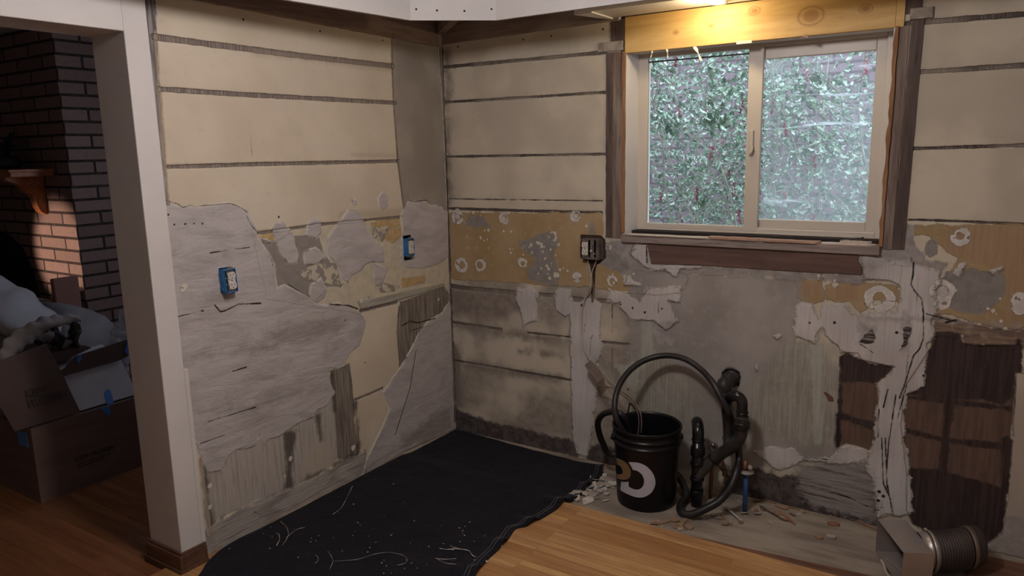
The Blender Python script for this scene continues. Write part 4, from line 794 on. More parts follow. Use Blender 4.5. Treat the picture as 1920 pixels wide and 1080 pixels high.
def add_leaf(p, d, L, roll):
    d = d.normalized(); s0 = d.cross(Vector((R3.uniform(-.3, .3), R3.uniform(-.3, .3), 1))).normalized(); n0 = s0.cross(d)
    s_ = s0*math.cos(roll)+n0*math.sin(roll); nn_ = s_.cross(d); o = len(lv)
    for (t_, w) in prof: lv.append(p+d*L*t_+nn_*L*.16*math.sin(t_*3)*-1)
    for (t_, w) in prof[1:-1]: lv.append(p+d*L*t_+s_*L*w*.62+nn_*L*(.10-.16*math.sin(t_*3)))
    for (t_, w) in prof[1:-1]: lv.append(p+d*L*t_-s_*L*w*.62+nn_*L*(.10-.16*math.sin(t_*3)))
    for side, a0, fl in ((0, o+8, 0), (1, o+14, 1)):
        q = [(o, a0, o+1)]+[(o+1+i, a0+i, a0+i+1, o+2+i) for i in range(5)]+[(o+6, a0+5, o+7)]
        for f in q: lf.append(f if not fl else f[::-1])
for (p, d) in tips:
    if p.z < .25: continue
    for _ in range(4): add_leaf(p+Vector((R3.gauss(0, .03), R3.gauss(0, .03), R3.gauss(0, .03))), d+Vector((R3.uniform(-1, 1), R3.uniform(-1, 1), R3.uniform(-.6, .8))), R3.uniform(.030, .052), R3.uniform(-1.2, 1.2))
for _ in range(12500):
    p = Vector((R3.uniform(-.3, 2.55), R3.uniform(1.15, 2.35), R3.uniform(.3, 2.5)))
    if p.x > 1.35 and p.z > 1.95 and R3.random() < .75: continue
    add_leaf(p, Vector((R3.uniform(-1, 1), R3.uniform(-1, 1), R3.uniform(-.7, .8))), R3.uniform(.030, .054), R3.uniform(-1.3, 1.3))
# a few big near sprigs by the left pane
for px_ in ((1238, 236), (1262, 232), (1328, 222), (1352, 230), (1340, 245), (1368, 175), (1545, 165), (1600, 305)):
    q_ = at(px_, 1, .62)
    for _ in range(16): add_leaf(Vector((q_.x+R3.gauss(0, .03), .62+R3.gauss(0, .04), q_.z+R3.gauss(0, .035))), Vector((R3.uniform(-1, 1), R3.uniform(-.6, .3), R3.uniform(.2, 1))), R3.uniform(.045, .068), R3.uniform(-1, 1))
part(MB().add(lv, lf), 'foliage', leaf_mat(), hb)
M_berry = simple('red holly berry', (.22, .02, .035, 1), rough=.25, spec=.7)
for _ in range(46):
    c = Vector((R3.uniform(.2, 2.1), R3.uniform(1.1, 1.5), R3.uniform(.8, 2.2))); bb_ = MB(); d = Vector((R3.uniform(-.4, .4), R3.uniform(-.4, .4), 1)).normalized()
    bb_.tube([c-d*.045, c+d*.045], .005, 5)
    for q in range(11): bb_.sphere(c+d*(.008*(q-5))+Vector((R3.uniform(-.009, .009), R3.uniform(-.009, .009), 0)), .0060, 7, 5)
    part(bb_, 'berry_cluster', M_berry, hb)

# ------------------------------------------------------------------ outlets and boxes
M_white = simple('off white plastic', (.62, .58, .53, 1), None, rough=.35, spec=.5)
M_slot = simple('dark slot', (.04, .03, .025, 1), rough=.7)
M_strap = simple('dull zinc strap', (.30, .28, .27, 1), (.20, .18, .17, 1), 30, .45, metal=.7)
M_blue = simple('blue outlet box plastic', (.025, .14, .36, 1), (.04, .19, .43, 1), 30, .45, bump=.0005)
M_bluedk = simple('blue box inside', (.012, .03, .10, 1), rough=.6)
def frame_of(origin, X, Y, Z):
    m = Matrix((X, Y, Z)).transposed().to_4x4(); m.translation = origin; return m
def outlet_face(cx_, cy_, w=.034, h=.0285):
    pts = []
    for k in range(24):
        a = 2*math.pi*k/24; x = math.cos(a)*w/2*1.05; y = math.sin(a)*w/2*1.05
        pts.append((cx_+max(-w/2, min(w/2, x)), cy_+max(-h/2, min(h/2, y))))
    return pts
def make_outlet(m, root, z0):
    """duplex receptacle: strap > two faces with slots, two screws"""
    st_ = part(MB().box((-.017, -.050, z0-.004), (.017, .050, z0), m).box((-.0085, -.054, z0-.001), (.0085, .054, z0+.001), m), 'mounting_strap', M_strap, root)
    rc = part(MB().bevbox((-.0165, -.034, z0), (.0165, .034, z0+.006), .004, m), 'receptacle', M_white, root)
    for cy_ in (.0195, -.0195):
        f = part(MB().prism(outlet_face(0, cy_), z0+.006, z0+.0095, m, bev=.0008), 'outlet_face', M_white, rc)
    s_ = MB()
    for cy_ in (.0195, -.0195):
        for sx, sl_ in ((-.0064, .0085), (.0064, .0070)):
            part(MB().box((sx-.0011, cy_+.003-sl_/2+.001, z0+.0094), (sx+.0011, cy_+.003+sl_/2+.001, z0+.0099), m), 'slot', M_slot, rc)
        part(MB().prism([(.0026*math.cos(k*.785), cy_-.0078+.0026*math.sin(k*.785)) for k in range(8)], z0+.0094, z0+.0099, m), 'ground_hole', M_slot, rc)
    part(MB().lathe([(0, z0+.0085), (.0026, z0+.0080), (.003, z0+.006)], m, 10), 'center_screw', M_strap, rc)
    for sy in (.047, -.047): part(MB().lathe([(0, z0+.003), (.003, z0+.0025), (.0033, z0)], m @ Matrix.Translation((0, sy, 0)), 10), 'screw', M_strap, root)
def open_box(m, w, h, d0, d1, th, front=None):
    b = MB()
    b.box((-w/2, -h/2, d0), (-w/2+th, h/2, d1), m); b.box((w/2-th, -h/2, d0), (w/2, h/2, d1), m)
    b.box((-w/2+th, h/2-th, d0), (w/2-th, h/2, d1), m); b.box((-w/2+th, -h/2, d0), (w/2-th, -h/2+th, d1), m)
    b.box((-w/2+th, -h/2+th, d0), (w/2-th, h/2-th, d0+th), m); return b
def blue_box(pc, label, front, tilt, w=.060, h=.105):
    c = at(pc, 0, front); c.x = 0
    X = Vector((0, 1, 0)); Y = Vector((0, 0, 1)); Z = Vector((1, 0, 0))
    m = frame_of(Vector((0, c.y, c.z)), X, Y, Z) @ Matrix.Rotation(math.radians(tilt), 4, 'Z')
    e_ = empty('outlet_box', (0, c.y, c.z), label, 'electrical outlet', None)
    part(open_box(m, w, h, -.045, front, .0025), 'box_body', M_blue, e_, .0008)
    part(MB().box((-w/2-.0025, -h/2+.010, -.02), (-w/2, h/2-.012, front*.8), m).box((-w/2-.0045, -h/2+.014, -.02), (-w/2-.0025, -h/2+.022, front*.6), m), 'side_bracket', M_blue, e_)
    part(MB().box((-w/2+.003, -h/2+.003, -.030), (w/2-.003, h/2-.003, -.026), m), 'box_interior', M_bluedk, e_)
    make_outlet(m @ Matrix.Translation((.006, 0, 0)), e_, front-.010)
    for s_, lab in ((1, None), (-1, None)):
        part(MB().tube(smoothpath([m @ Vector((-.012, .012*s_, front-.012)), m @ Vector((-.020, .016*s_, front-.02)), m @ Vector((-.018, .03*s_, -.01))], 4), .0018, 6), 'wire', M_white, e_)
    return e_
blue_box((434, 527), 'blue outlet box in grey plaster nearest the white post, duplex receptacle exposed', .040, 3, .052, .093)
blue_box((771, 464), 'blue outlet box set in dark hole near the room corner, duplex receptacle exposed', .030, -1, .052, .090)
# grey two-gang box on the back wall
M_steel = simple('dirty galvanized box steel', (.20, .17, .155, 1), (.12, .095, .085, 1), 25, .5, metal=.55)
M_steelin = simple('box inside', (.03, .028, .03, 1), rough=.6)
c = at((1107, 467), 1, -.032)
m = frame_of(Vector((c.x, 0, c.z)), Vector((1, 0, 0)), Vector((0, 0, 1)), Vector((0, -1, 0)))
gb = empty('junction_box', (c.x, 0, c.z), 'grey metal two-gang box with outlet and switch left of the window', 'electrical box')
part(open_box(m, .094, .102, -.035, .032, .002), 'box_body', M_steel, gb, .0006)
part(MB().box((-.044, -.048, -.032), (.044, .048, -.028), m), 'box_interior', M_steelin, gb)
b = MB(); b.box((-.047, -.051, .030), (.047, -.040, .0335), m).box((-.047, .044, .030), (.047, .051, .0335), m).box((.030, -.040, .030), (.047, .044, .0335), m); part(b, 'plaster_ring', M_steel, gb)
for k in range(4): part(MB().box((.0471, -.045+.001*k, -.0+.006*k), (.0478, .045, .0022+.006*k), m), 'side_rib', M_steel, gb)
make_outlet(m @ Matrix.Translation((-.028, 0, 0)) @ Matrix.Scale(.93, 4), gb, .033)
sw = part(MB().box((-.002, -.044, .026), (.018, .046, .0300), m), 'switch_strap', M_strap, gb)
part(MB().box((.002, -.014, .030), (.014, .016, .036), m), 'switch_body', M_strap, sw)
part(MB().prism([(.004, -.012), (.012, -.012), (.011, -.002), (.005, -.002)], .036, .046, m, bev=.001), 'toggle', M_white, sw)
part(MB().sphere(tuple(m @ Vector((.023, -.022, .033))), .003), 'screw', M_white, sw)

# cables from the grey box
M_romex = simple('old white cable sheath', (.47, .40, .34, 1), (.38, .31, .26, 1), 30, .6)
M_romexbr = simple('aged brown cable', (.20, .13, .10, 1), (.13, .085, .065, 1), 30, .6)
def Wp(x, y, d): return Vector(at((x, y), 1, -d))
cab = MB().tube(smoothpath([Wp(1101, 487, .012), Wp(1105, 500, .008), Wp(1108, 520, .008), Wp(1107, 535, .008), Wp(1100, 552, .007), Wp(1094, 568, .007), Wp(1091, 590, .008), Wp(1091, 620, .010), Wp(1093, 645, .018), Wp(1099, 662, .035), Wp(1108, 677, .05)], 6), .0032, 8)
tag(cab.build('electrical_cable', M_romex, origin=Wp(1101, 487, 0)), 'white cable hanging from the grey box down to the brown plug', 'cable')
cab = MB().tube(smoothpath([Wp(1119, 486, .012), Wp(1115, 498, .008), Wp(1110, 510, .008), Wp(1109, 528, .013), Wp(1107, 545, .015), Wp(1097, 560, .014), Wp(1094, 572, .012)], 6), .0030, 8)
tag(cab.build('electrical_cable', M_romex, origin=Wp(1119, 486, 0)), 'short white cable leaving the right underside of the grey box', 'cable')
cab = MB().tube(smoothpath([Wp(1110, 522, .0045), Wp(1113, 545, .0045), Wp(1111, 566, .0045)], 6), .0040, 8)
tag(cab.build('electrical_cable', M_romexbr, origin=Wp(1110, 522, 0)), 'dark brown cable stub beside the white cables under the grey box', 'cable')

# ------------------------------------------------------------------ black bucket
BCX, BCY = 1.295, -.262
def bucket():
    e_ = empty('bucket', (BCX, BCY, 0), 'black five-gallon plastic bucket holding the hose, letter mark on front', 'bucket')
    T = Matrix.Translation((BCX, BCY, 0))
    t = NT('black bucket plastic'); t.bump(t.noise(60, 3), .0004); Mb = t.set((.0045, .0043, .006, 1), .36, 0, .3)
    R_ = lambda z: .1315+(z-.0)*.050
    part(MB().lathe([(0, .004), (.115, .004), (.124, .0015), (.130, .004), (.1315, .012)] + [(R_(z), z) for z in (.05, .10, .15, .20, .25, .286)] + [(R_(.29)+.0005, .288), (.1525, .290), (.1535, .294), (.1530, .297), (.1475, .299), (.1475, .318), (.1530, .320), (.1540, .324), (.1530, .328), (.1480, .330), (.1485, .350), (.1540, .352), (.1555, .358), (.1550, .366), (.1515, .3695), (.1480, .368), (.1455, .360), (.1440, .345), (R_(.2)-.004, .2), (R_(.02)-.005, .012), (0, .008)], T, 64), 'body', Mb, e_)
    Mw = simple('white letter ink', (.50, .50, .58, 1), rough=.4); Mg = simple('gold letter ink', (.22, .145, .07, 1), rough=.4); Mk = simple('black letter outline', (.006, .006, .007, 1), rough=.4)
    def hitb(px, off):
        d = (FWD + RGT*((px[0]-960)/CF) - UPV*((px[1]-540)/CF)).normalized()
        # solve |xy - c| = R(z)+off along the ray
        ox, oy = CAM.x-BCX, CAM.y-BCY; a0, k0 = .1315+off, .050
        A = d.x**2+d.y**2-(k0*d.z)**2; rr = a0+k0*CAM.z
        B = 2*(ox*d.x+oy*d.y-rr*k0*d.z); C_ = ox*ox+oy*oy-rr*rr
        D = B*B-4*A*C_
        if D < 0: return None
        tt = (-B-math.sqrt(D))/(2*A); return CAM+d*tt
    def band(outer, inner, mat, name, off):
        def rs_(P, n):
            P = smoothpath([(x, y, 0) for x, y in P], 6); out = []; m_ = len(P)-1
            for i in range(n):
                f = i/(n-1)*m_; j = min(int(f), m_-1); q = P[j].lerp(P[j+1], f-j); out.append(q)
            return out
        n = 44; A_ = rs_(outer, n); B_ = rs_(inner, n); w = 6; vs = []
        for i in range(n):
            for j in range(w):
                q = A_[i].lerp(B_[i], j/(w-1)); h = hitb((1040+q.x/3, 640+q.y/3), off)
                vs.append(h if h is not None else (vs[-1] if vs else Vector((BCX, BCY-.14, .15))))
        fs = [(i*w+j, (i+1)*w+j, (i+1)*w+j+1, i*w+j+1) for i in range(n-1) for j in range(w-1)]
        part(MB().add(vs, fs, True), name, mat, e_)
    band([(416, 679), (440, 680), (470, 683), (505, 696), (535, 720), (557, 752), (567, 790), (561, 822), (545, 850), (518, 870), (485, 879), (450, 875), (412, 860), (372, 838), (372, 812), (374, 790)],
         [(436, 722), (450, 725), (462, 728), (476, 736), (489, 748), (498, 764), (503, 782), (502, 800), (496, 815), (484, 828), (468, 834), (448, 832), (432, 826), (417, 816), (416, 804), (416, 790)], Mw, 'white_letter', .0006)
    band([(352, 652), (372, 658), (400, 672), (424, 694), (438, 722), (440, 750), (430, 775), (408, 790), (380, 790), (352, 780)],
         [(352, 690), (362, 695), (376, 706), (384, 722), (386, 736), (384, 742), (378, 747), (370, 748), (362, 747), (352, 744)], Mk, 'letter_outline', .0011)
    band([(347, 655), (368, 663), (395, 679), (415, 700), (426, 724), (428, 748), (420, 767), (402, 777), (378, 778), (349, 770)],
         [(347, 690), (358, 695), (373, 708), (380, 722), (383, 735), (381, 741), (376, 746), (366, 748), (358, 748), (347, 744)], Mg, 'gold_letter', .0018)
    for s_ in (1, -1):
        w = Vector((.86, .51, 0))*s_; w.normalize(); c_ = Vector((BCX, BCY, .305))+w*.152
        mm = Matrix.Translation(c_) @ w.to_track_quat('Z', 'Y').to_matrix().to_4x4()
        part(MB().lathe([(0, .008), (.012, .008), (.0145, .005), (.016, -.006)], mm, 18), 'handle_ear', Mb, e_)
    ax = Vector((.86, .51, 0)).normalized(); bk = Vector((-.51, .86, 0)); pth = []
    pth = []
    for k in range(25):
        a = math.pi*k/24; pth.append(Vector((BCX, BCY, .305))+ax*.163*math.cos(a)+(bk*-.45+Vector((0, 0, -.75))).normalized()*.165*math.sin(a)*1.0)
    # the bail hangs down against the rear of the bucket
    pth = [Vector((BCX, BCY, .305))+ax*.163*math.cos(math.pi*k/24)+bk*(.167*math.sin(math.pi*k/24))+Vector((0, 0, -.10*math.sin(math.pi*k/24))) for k in range(25)]
    part(MB().tube(pth, .0022, 8), 'handle', M_steel, e_)
    return e_
bucket()

# black drain hose: one loop from the bucket over to the trap, across the floor and back into the bucket
t = NT('black rubber hose'); t.bump(t.noise(80, 3), .0005)
M_hose = t.set(t.mix(t.ramp(t.noise(6, 4), .45, .7), (.012, .011, .013, 1), (.030, .026, .026, 1)), .42, 0, .4)
def hp(x, y, yy): return Vector(at((x, y), 1, yy))
hpts = [hp(1176, 818, -.31), hp(1163, 800, -.335), hp(1154, 780, -.345), hp(1153, 752, -.32), hp(1161, 723, -.27), hp(1178, 698, -.205), hp(1202, 679, -.145), hp(1230, 669, -.105), hp(1258, 667, -.09), hp(1286, 674, -.095), hp(1313, 692, -.115), hp(1336, 717, -.165), hp(1353, 748, -.192), hp(1366, 772, -.182), hp(1375, 795, -.137), hp(1383, 830, -.128), hp(1386, 860, -.148), hp(1381, 885, -.195), hp(1371, 911, -.235), hp(1354, 934, -.265), hp(1333, 949, -.30)]
fl = [(1.50, -.335), (1.44, -.33), (1.415, -.28)]
hp2 = [Vector((1.535, -.335, .022)), Vector((1.487, -.325, .018)), Vector((1.462, -.27, .018)), Vector((1.452, -.17, .03)), Vector((1.37, -.085, .07)), Vector((1.24, -.075, .12))]
hp3 = [hp(1147, 852, -.13), hp(1131, 832, -.16), hp(1122, 806, -.20), hp(1122, 788, -.23), hp(1132, 776, -.26), hp(1150, 772, -.28), hp(1164, 777, -.29), hp(1174, 790, -.27), hp(1182, 815, -.24)]
path = smoothpath(hpts+hp2+hp3, 6)
rad = [.0135+.0035*min(1, max(0, (i-70)/40)) for i in range(len(path))]
rad = [r_ if i < len(path)-60 else .0150 for i, r_ in enumerate(rad)]
tag(MB().tube(path, rad, 16).build('drain_hose', M_hose, origin=(1.5, -.3, 0)), 'black rubber hose looping from the bucket over the pipes and back', 'hose')

# plug with its cords
M_tan = simple('brown plug plastic', (.17, .125, .095, 1), (.11, .075, .06, 1), 15, .45)
M_cord = simple('brown lamp cord', (.19, .14, .11, 1), (.12, .085, .07, 1), 20, .5)
c0 = at((1104, 681), 1, -.07); c1_ = at((1127, 713), 1, -.07)
L_ = (c1_-c0).length; X = (c1_-c0).normalized(); Z = Vector((.45, -.85, .25)); Z = (Z-X*Z.dot(X)).normalized(); Y = Z.cross(X)
m = frame_of(c0, X, Y, Z); pl = empty('power_plug', tuple(c0), 'brown plug adapter hanging on its cord above the bucket', 'plug')
part(MB().bevbox((-.004, -.022, -.014), (L_+.004, .019, .016), .004, m), 'plug_body', M_tan, pl, .001)
part(MB().bevbox((L_*.15, .0185, -.010), (L_*.85, .024, .012), .003, m), 'grip', M_tan, pl)
for yy in (-.010, .004): part(MB().box((-.026, yy, -.003), (-.004, yy+.0016, .004), m), 'prong', M_strap, pl)
def cord(pts, r, label, mat=M_cord, name='power_cord', cat='cord'):
    p = [hp(*q) for q in pts]; return part(MB().tube(smoothpath(p, 6), r, 8), 'cord', mat, pl)
cord([(1131, 703, -.075), (1142, 717, -.09), (1157, 729, -.12), (1175, 741, -.16), (1190, 755, -.19), (1200, 772, -.21), (1203, 790, -.225), (1202, 812, -.235)], .0028, 'upper brown cord from the plug dropping into the bucket')
cord([(1117, 722, -.075), (1131, 724, -.085), (1147, 727, -.11), (1158, 734, -.135), (1174, 746, -.165), (1188, 760, -.185), (1196, 774, -.20), (1198, 795, -.215), (1196, 815, -.23)], .0028, 'lower brown cord looping under the plug into the bucket')

# ------------------------------------------------------------------ black drain pipe with trap
t = NT('black ABS pipe'); M_abs = t.set(t.mix(t.ramp(t.noise(5, 4), .5, .72), (.007, .007, .009, 1), (.035, .029, .027, 1)), .25, 0, .4)
M_absd = simple('dusty black pipe', (.050, .043, .041, 1), (.015, .013, .014, 1), 9, .45)
dp = empty('drain_pipe', (1.545, -.2, 0), 'black plastic sink drain with trap rising from the floor to the wall', 'pipe')
ry = -.20; rxp = at((1307, 900), 1, ry).x; rtop = at((1311, 800), 1, ry).z
PR = .0255
riser = part(MB().tube([(rxp, ry, -.0), (rxp, ry, at((1309, 822), 1, ry).z)], PR, 24), 'riser', M_abs, dp)
z_a = at((1310, 826), 1, ry).z
elb = [(rxp, ry, z_a-.005), (rxp, ry, z_a+.012), (rxp-.002, ry+.005, z_a+.034), (rxp-.009, ry+.020, z_a+.052), (rxp-.020, ry+.044, z_a+.060), (rxp-.030, ry+.066, z_a+.058)]
part(MB().tube(smoothpath(elb, 6), PR, 24), 'elbow', M_abs, dp)
def collar(p, d, r, h, mat=M_abs, name='collar'):
    d = Vector(d).normalized(); mm = Matrix.Translation(p) @ d.to_track_quat('Z', 'Y').to_matrix().to_4x4()
    return part(MB().lathe([(r*.8, -h/2), (r*.97, -h/2), (r, -h/2+.002), (r, h/2-.002), (r*.97, h/2), (r*.8, h/2)], mm, 24), name, mat, dp)
collar((rxp, ry, z_a+.004), (0, 0, 1), PR+.004, .006)
collar((rxp, ry, at((1309, 845), 1, ry).z), (0, 0, 1), PR+.006, .042)
collar((rxp, ry, at((1309, 868), 1, ry).z), (0, 0, 1), PR+.0075, .016)
collar((rxp, ry, at((1308, 897), 1, ry).z), (0, 0, 1), PR+.006, .016)
collar((rxp, ry, at((1308, 925), 1, ry).z), (0, 0, 1), PR+.004, .040)
yt = -.18
arm = [Vector((rxp, ry, at((1308, 893), 1, ry).z)), hp(1318, 880, -.195), hp(1334, 863, -.18), hp(1356, 848, -.175), hp(1374, 836, yt), hp(1387, 820, yt), hp(1391, 800, yt), hp(1392, 780, yt)]
part(MB().tube(smoothpath(arm, 6), [PR]*10+[PR+.0015]*60 if False else PR+.0015, 24), 'trap_arm', M_absd, dp)
collar(hp(1339, 860, -.178), arm[3]-arm[2], PR+.0055, .010)
ub = [hp(1392, 790, yt), hp(1392, 765, yt), hp(1391, 752, yt), hp(1385, 744, yt), hp(1377, 742, yt+.004), hp(1368, 746, yt+.02), hp(1363, 757, yt+.035), hp(1363, 772, yt+.045)]
part(MB().tube(smoothpath(ub, 6), PR-.003, 24), 'trap_bend', M_abs, dp)
collar(hp(1391.5, 797, yt), (0, 0, 1), PR+.008, .030); collar(hp(1391.5, 793, yt), (0, 0, 1), PR+.010, .006); collar(hp(1392, 773, yt), (0, 0, 1), PR+.001, .004)
yd = -.085
dn = [hp(1362, 742, yd), hp(1363, 765, yd), hp(1366, 795, yd), hp(1367, 820, yd-.01), hp(1366, 838, yd-.03)]
part(MB().tube(smoothpath(dn, 6), PR, 24), 'drop_pipe', M_absd, dp)
collar(hp(1367, 822, yd-.01), (0, 0, 1), PR+.004, .010, M_absd)
we = [Vector((DH[0], .06, DH[1])), Vector((DH[0], .0, DH[1])), Vector((DH[0]-.004, -.03, DH[1]-.002)), Vector((DH[0]-.012, -.06, DH[1]-.014)), hp(1358, 722, yd), hp(1359, 736, yd), hp(1361, 746, yd)]
part(MB().tube(smoothpath(we, 6), [PR+.007]*37, 24), 'wall_elbow', M_absd, dp)
collar(hp(1359, 736, yd), (0, 0, 1), PR+.011, .008, M_absd); collar(Vector((DH[0], -.012, DH[1])), (0, 1, 0), PR+.011, .02, M_absd)

# shut-off valves and supply pipes
M_brass = simple('tarnished brass', (.30, .20, .10, 1), (.14, .09, .05, 1), 20, .35, metal=.85)
M_chrome = simple('chrome valve', (.50, .46, .42, 1), rough=.22, metal=1.)
M_copper = simple('dull copper pipe', (.24, .11, .065, 1), (.12, .055, .035, 1), 12, .45, metal=.6)
v1 = empty('shutoff_valve', tuple(hp(1338, 860, -.06)), 'small brass shut-off valve behind the diagonal black pipe', 'valve')
a = hp(1336, 858, -.07)
part(MB().tube([a+Vector((0, 0, -.10)), a+Vector((0, 0, .02))], .007, 10), 'stem', M_steel, v1)
part(MB().tube([a+Vector((0, 0, .0)), a+Vector((.012, -.012, .03))], .011, 12), 'valve_body', M_brass, v1)
mm = Matrix.Translation(hp(1337, 838, -.085)) @ Vector((.2, -.6, .6)).to_track_quat('Z', 'Y').to_matrix().to_4x4()
part(MB().lathe([(0, -.002), (.020, -.002), (.0225, .001), (.020, .004), (.009, .004), (.008, .010)], mm, 20), 'valve_handle', M_steel, v1)
part(MB().lathe([(.0, -.0), (.0065, 0), (.0075, .006), (.0075, .020), (.006, .024), (0, .024)], mm @ Matrix.Translation((0, 0, .008)), 14), 'valve_cap', M_chrome, v1)
cp = MB().tube([(rxp+.03, -.10, 0), (rxp+.034, -.10, .16)], .0085, 12)
tag(cp.build('copper_pipe', M_copper, origin=(rxp+.03, -.10, 0)), 'dull copper pipe standing behind the black riser', 'pipe')
v2 = empty('stop_valve', tuple(hp(1362, 876, -.03)), 'copper and brass stop valve on the wall under the diagonal pipe', 'valve')
p_ = hp(1352, 869, -.02)
part(MB().tube([Vector((p_.x-.005, .03, p_.z+.008)), Vector((p_.x+.005, -.04, p_.z-.002)), Vector((p_.x+.02, -.055, p_.z-.008))], .0085, 12), 'pipe_stub', M_copper, v2)
part(MB().tube([Vector((p_.x+.012, -.05, p_.z-.005)), Vector((p_.x+.03, -.06, p_.z-.012)), Vector((p_.x+.032, -.062, p_.z-.035))], .0125, 8), 'valve_body', M_brass, v2)
v3 = empty('water_supply_pipe', tuple(Vector((at((1396, 962), 2, 0).x, at((1396, 962), 2, 0).y, 0))), 'blue supply pipe standing on the floor under a chrome valve', 'pipe')
b0 = at((1396, 960), 2, 0.0); zt_ = at((1397, 884), 1, b0.y).z
part(MB().tube([b0, Vector((b0.x+.001, b0.y, zt_))], .0105, 16), 'blue_pipe', simple('blue water pipe', (.020, .075, .22, 1), (.03, .10, .27, 1), 20, .4), v3)
part(MB().lathe([(.006, 0), (.030, .001), (.034, .004), (.026, .008), (.012, .012)], Matrix.Translation((b0.x+.001, b0.y, zt_-.004)), 20), 'flange', simple('clear plastic flange', (.32, .29, .28, 1), rough=.3), v3)
part(MB().lathe([(.012, 0), (.014, .004), (.014, .022), (.010, .026), (.010, .045), (.0, .047)], Matrix.Translation((b0.x-.004, b0.y, zt_+.006)), 16), 'valve_body', M_copper, v3)
part(MB().tube([Vector((b0.x+.006, b0.y-.005, zt_+.02)), Vector((b0.x+.022, b0.y-.02, zt_+.034))], [.008, .010], 12), 'valve_outlet', M_chrome, v3)
a = at((1352, 943), 2, .03); b_ = at((1391, 977), 2, .004)
tag(MB().tube([a, b_], .0042, 10).build('plastic_rod', simple('grey white plastic rod', (.42, .40, .40, 1), rough=.4), origin=a), 'thin white rod lying on the floor below the blue pipe', 'rod')

# ------------------------------------------------------------------ range duct boot and flexible duct
M_galv = simple('galvanized duct metal', (.46, .42, .40, 1), (.36, .32, .30, 1), 5, .36, metal=.55, bump=.0005, bscale=30, lo=.3, hi=.7)
M_galvin = simple('dark duct inside', (.035, .028, .028, 1), rough=.8)
M_flex = simple('dark flexible duct', (.050, .036, .032, 1), (.028, .021, .020, 1), 10, .5, spec=.5)
ZT = .155
q = [at(p, 2, ZT) for p in ((1651, 978), (1692, 970), (1746, 1033), (1700, 1041))]
ctr = sum(q, Vector())/4; A = ((q[3]-q[0])+(q[2]-q[1])).normalized(); A.z = 0; Bv = Vector((-A.y, A.x, 0)); LA = ((q[3]-q[0]).length+(q[2]-q[1]).length)/2; LB = ((q[1]-q[0]).length+(q[2]-q[3]).length)/2
m = frame_of(Vector((ctr.x, ctr.y, 0)), A, Bv, Vector((0, 0, 1)))
db = empty('duct_boot', (ctr.x, ctr.y, 0), 'rectangular galvanized metal duct boot lying on the floor at lower right', 'duct')
b = MB(); la = LA/2; lb = LB/2; th = .0015; z0 = WZ+.001 if ctr.y < -.5 else .019
b.box((-la, -lb, ZT-th), (la, lb, ZT), m).box((-la, -lb, z0), (la, lb, z0+th), m).box((la-th, -lb, z0+th), (la, lb, ZT-th), m).box((-la, -lb, z0+th), (-la+th, lb, ZT-th), m).box((-la+th, lb-th, z0+th), (la-th, lb, ZT-th), m)
part(b, 'body', M_galv, db)
part(MB().box((-la+th, lb-.006, z0+th), (la-th, lb-th-.001, ZT-th), m), 'inner_wall', M_galvin, db)
b = MB(); b.box((la, -lb-.001, z0), (la+.0015, -lb+.010, ZT-.02), m).box((-la, -lb-.001, ZT-.001), (la, -lb+.008, ZT+.001), m); part(b, 'seam', M_galv, db)
zc = z0+.074
mr = m @ Matrix.Translation((0, lb, zc)) @ Matrix.Rotation(-math.pi/2, 4, 'X')
part(MB().lathe([(.070, -.001), (.070, .022), (.073, .024), (.073, .030), (.0705, .032), (.0705, .05)], mr, 40), 'round_collar', M_galv, db)
fd = empty('flexible_duct', tuple(m @ Vector((0, lb+.15, z0))), 'dark ribbed flexible duct with metal clamps joined to the metal boot', 'duct')
prof = []; n = 15
for i in range(n):
    z = .028+.155*i/n; prof += [(.0715, z), (.0755, z+.0035), (.0755, z+.0065), (.0715, z+.0098)]
prof += [(.0725, .190), (.074, .215), (.0725, .24), (.066, .242), (.064, .20)]
bend = MB().lathe(prof, Matrix.Identity(4), 40); 
def bendf(v): # slight sag and turn along the duct
    k = v.z; return Vector((v.x+(k*k)*-1.1, v.y, v.z))
bend.v = [tuple(mr @ bendf(Vector(v))) for v in bend.v]
part(bend, 'ribbed_duct', M_flex, fd)
for z, hh, mt in ((.034, .012, M_chrome), (.186, .018, M_brass)):
    cl = MB().lathe([(.074, z), (.0775, z+.001), (.0775, z+hh-.001), (.074, z+hh)], Matrix.Identity(4), 40); cl.v = [tuple(mr @ bendf(Vector(v))) for v in cl.v]; part(cl, 'clamp', M_galv if mt is M_chrome else simple('brown clamp band', (.20, .15, .12, 1), rough=.45, metal=.5), fd)
sc_ = MB().tube([mr @ Vector((-.05, -.058, .036)), mr @ Vector((-.034, -.071, .036))], .006, 10); part(sc_, 'clamp_screw', M_chrome, fd)
cb0 = [at((1652, 1050), 2, .03), at((1658, 1060), 2, .026), at((1663, 1076), 2, .024), at((1680, 1090), 2, .024), at((1705, 1112), 2, .024)]
tag(MB().tube(smoothpath(cb0, 5), .0055, 8).build('beige_cable', simple('beige cable jacket', (.42, .36, .31, 1), rough=.6), origin=cb0[0]), 'beige cable curling on the floor in front of the duct boot', 'cable')
cb0 = [at((1661, 1047), 2, .03), at((1678, 1060), 2, .028), at((1694, 1074), 2, .026)]
tag(MB().tube(smoothpath(cb0, 5), .0014, 6).build('bare_wire', M_romex, origin=cb0[0]), 'thin pale wire stretched beside the beige cable', 'wire')

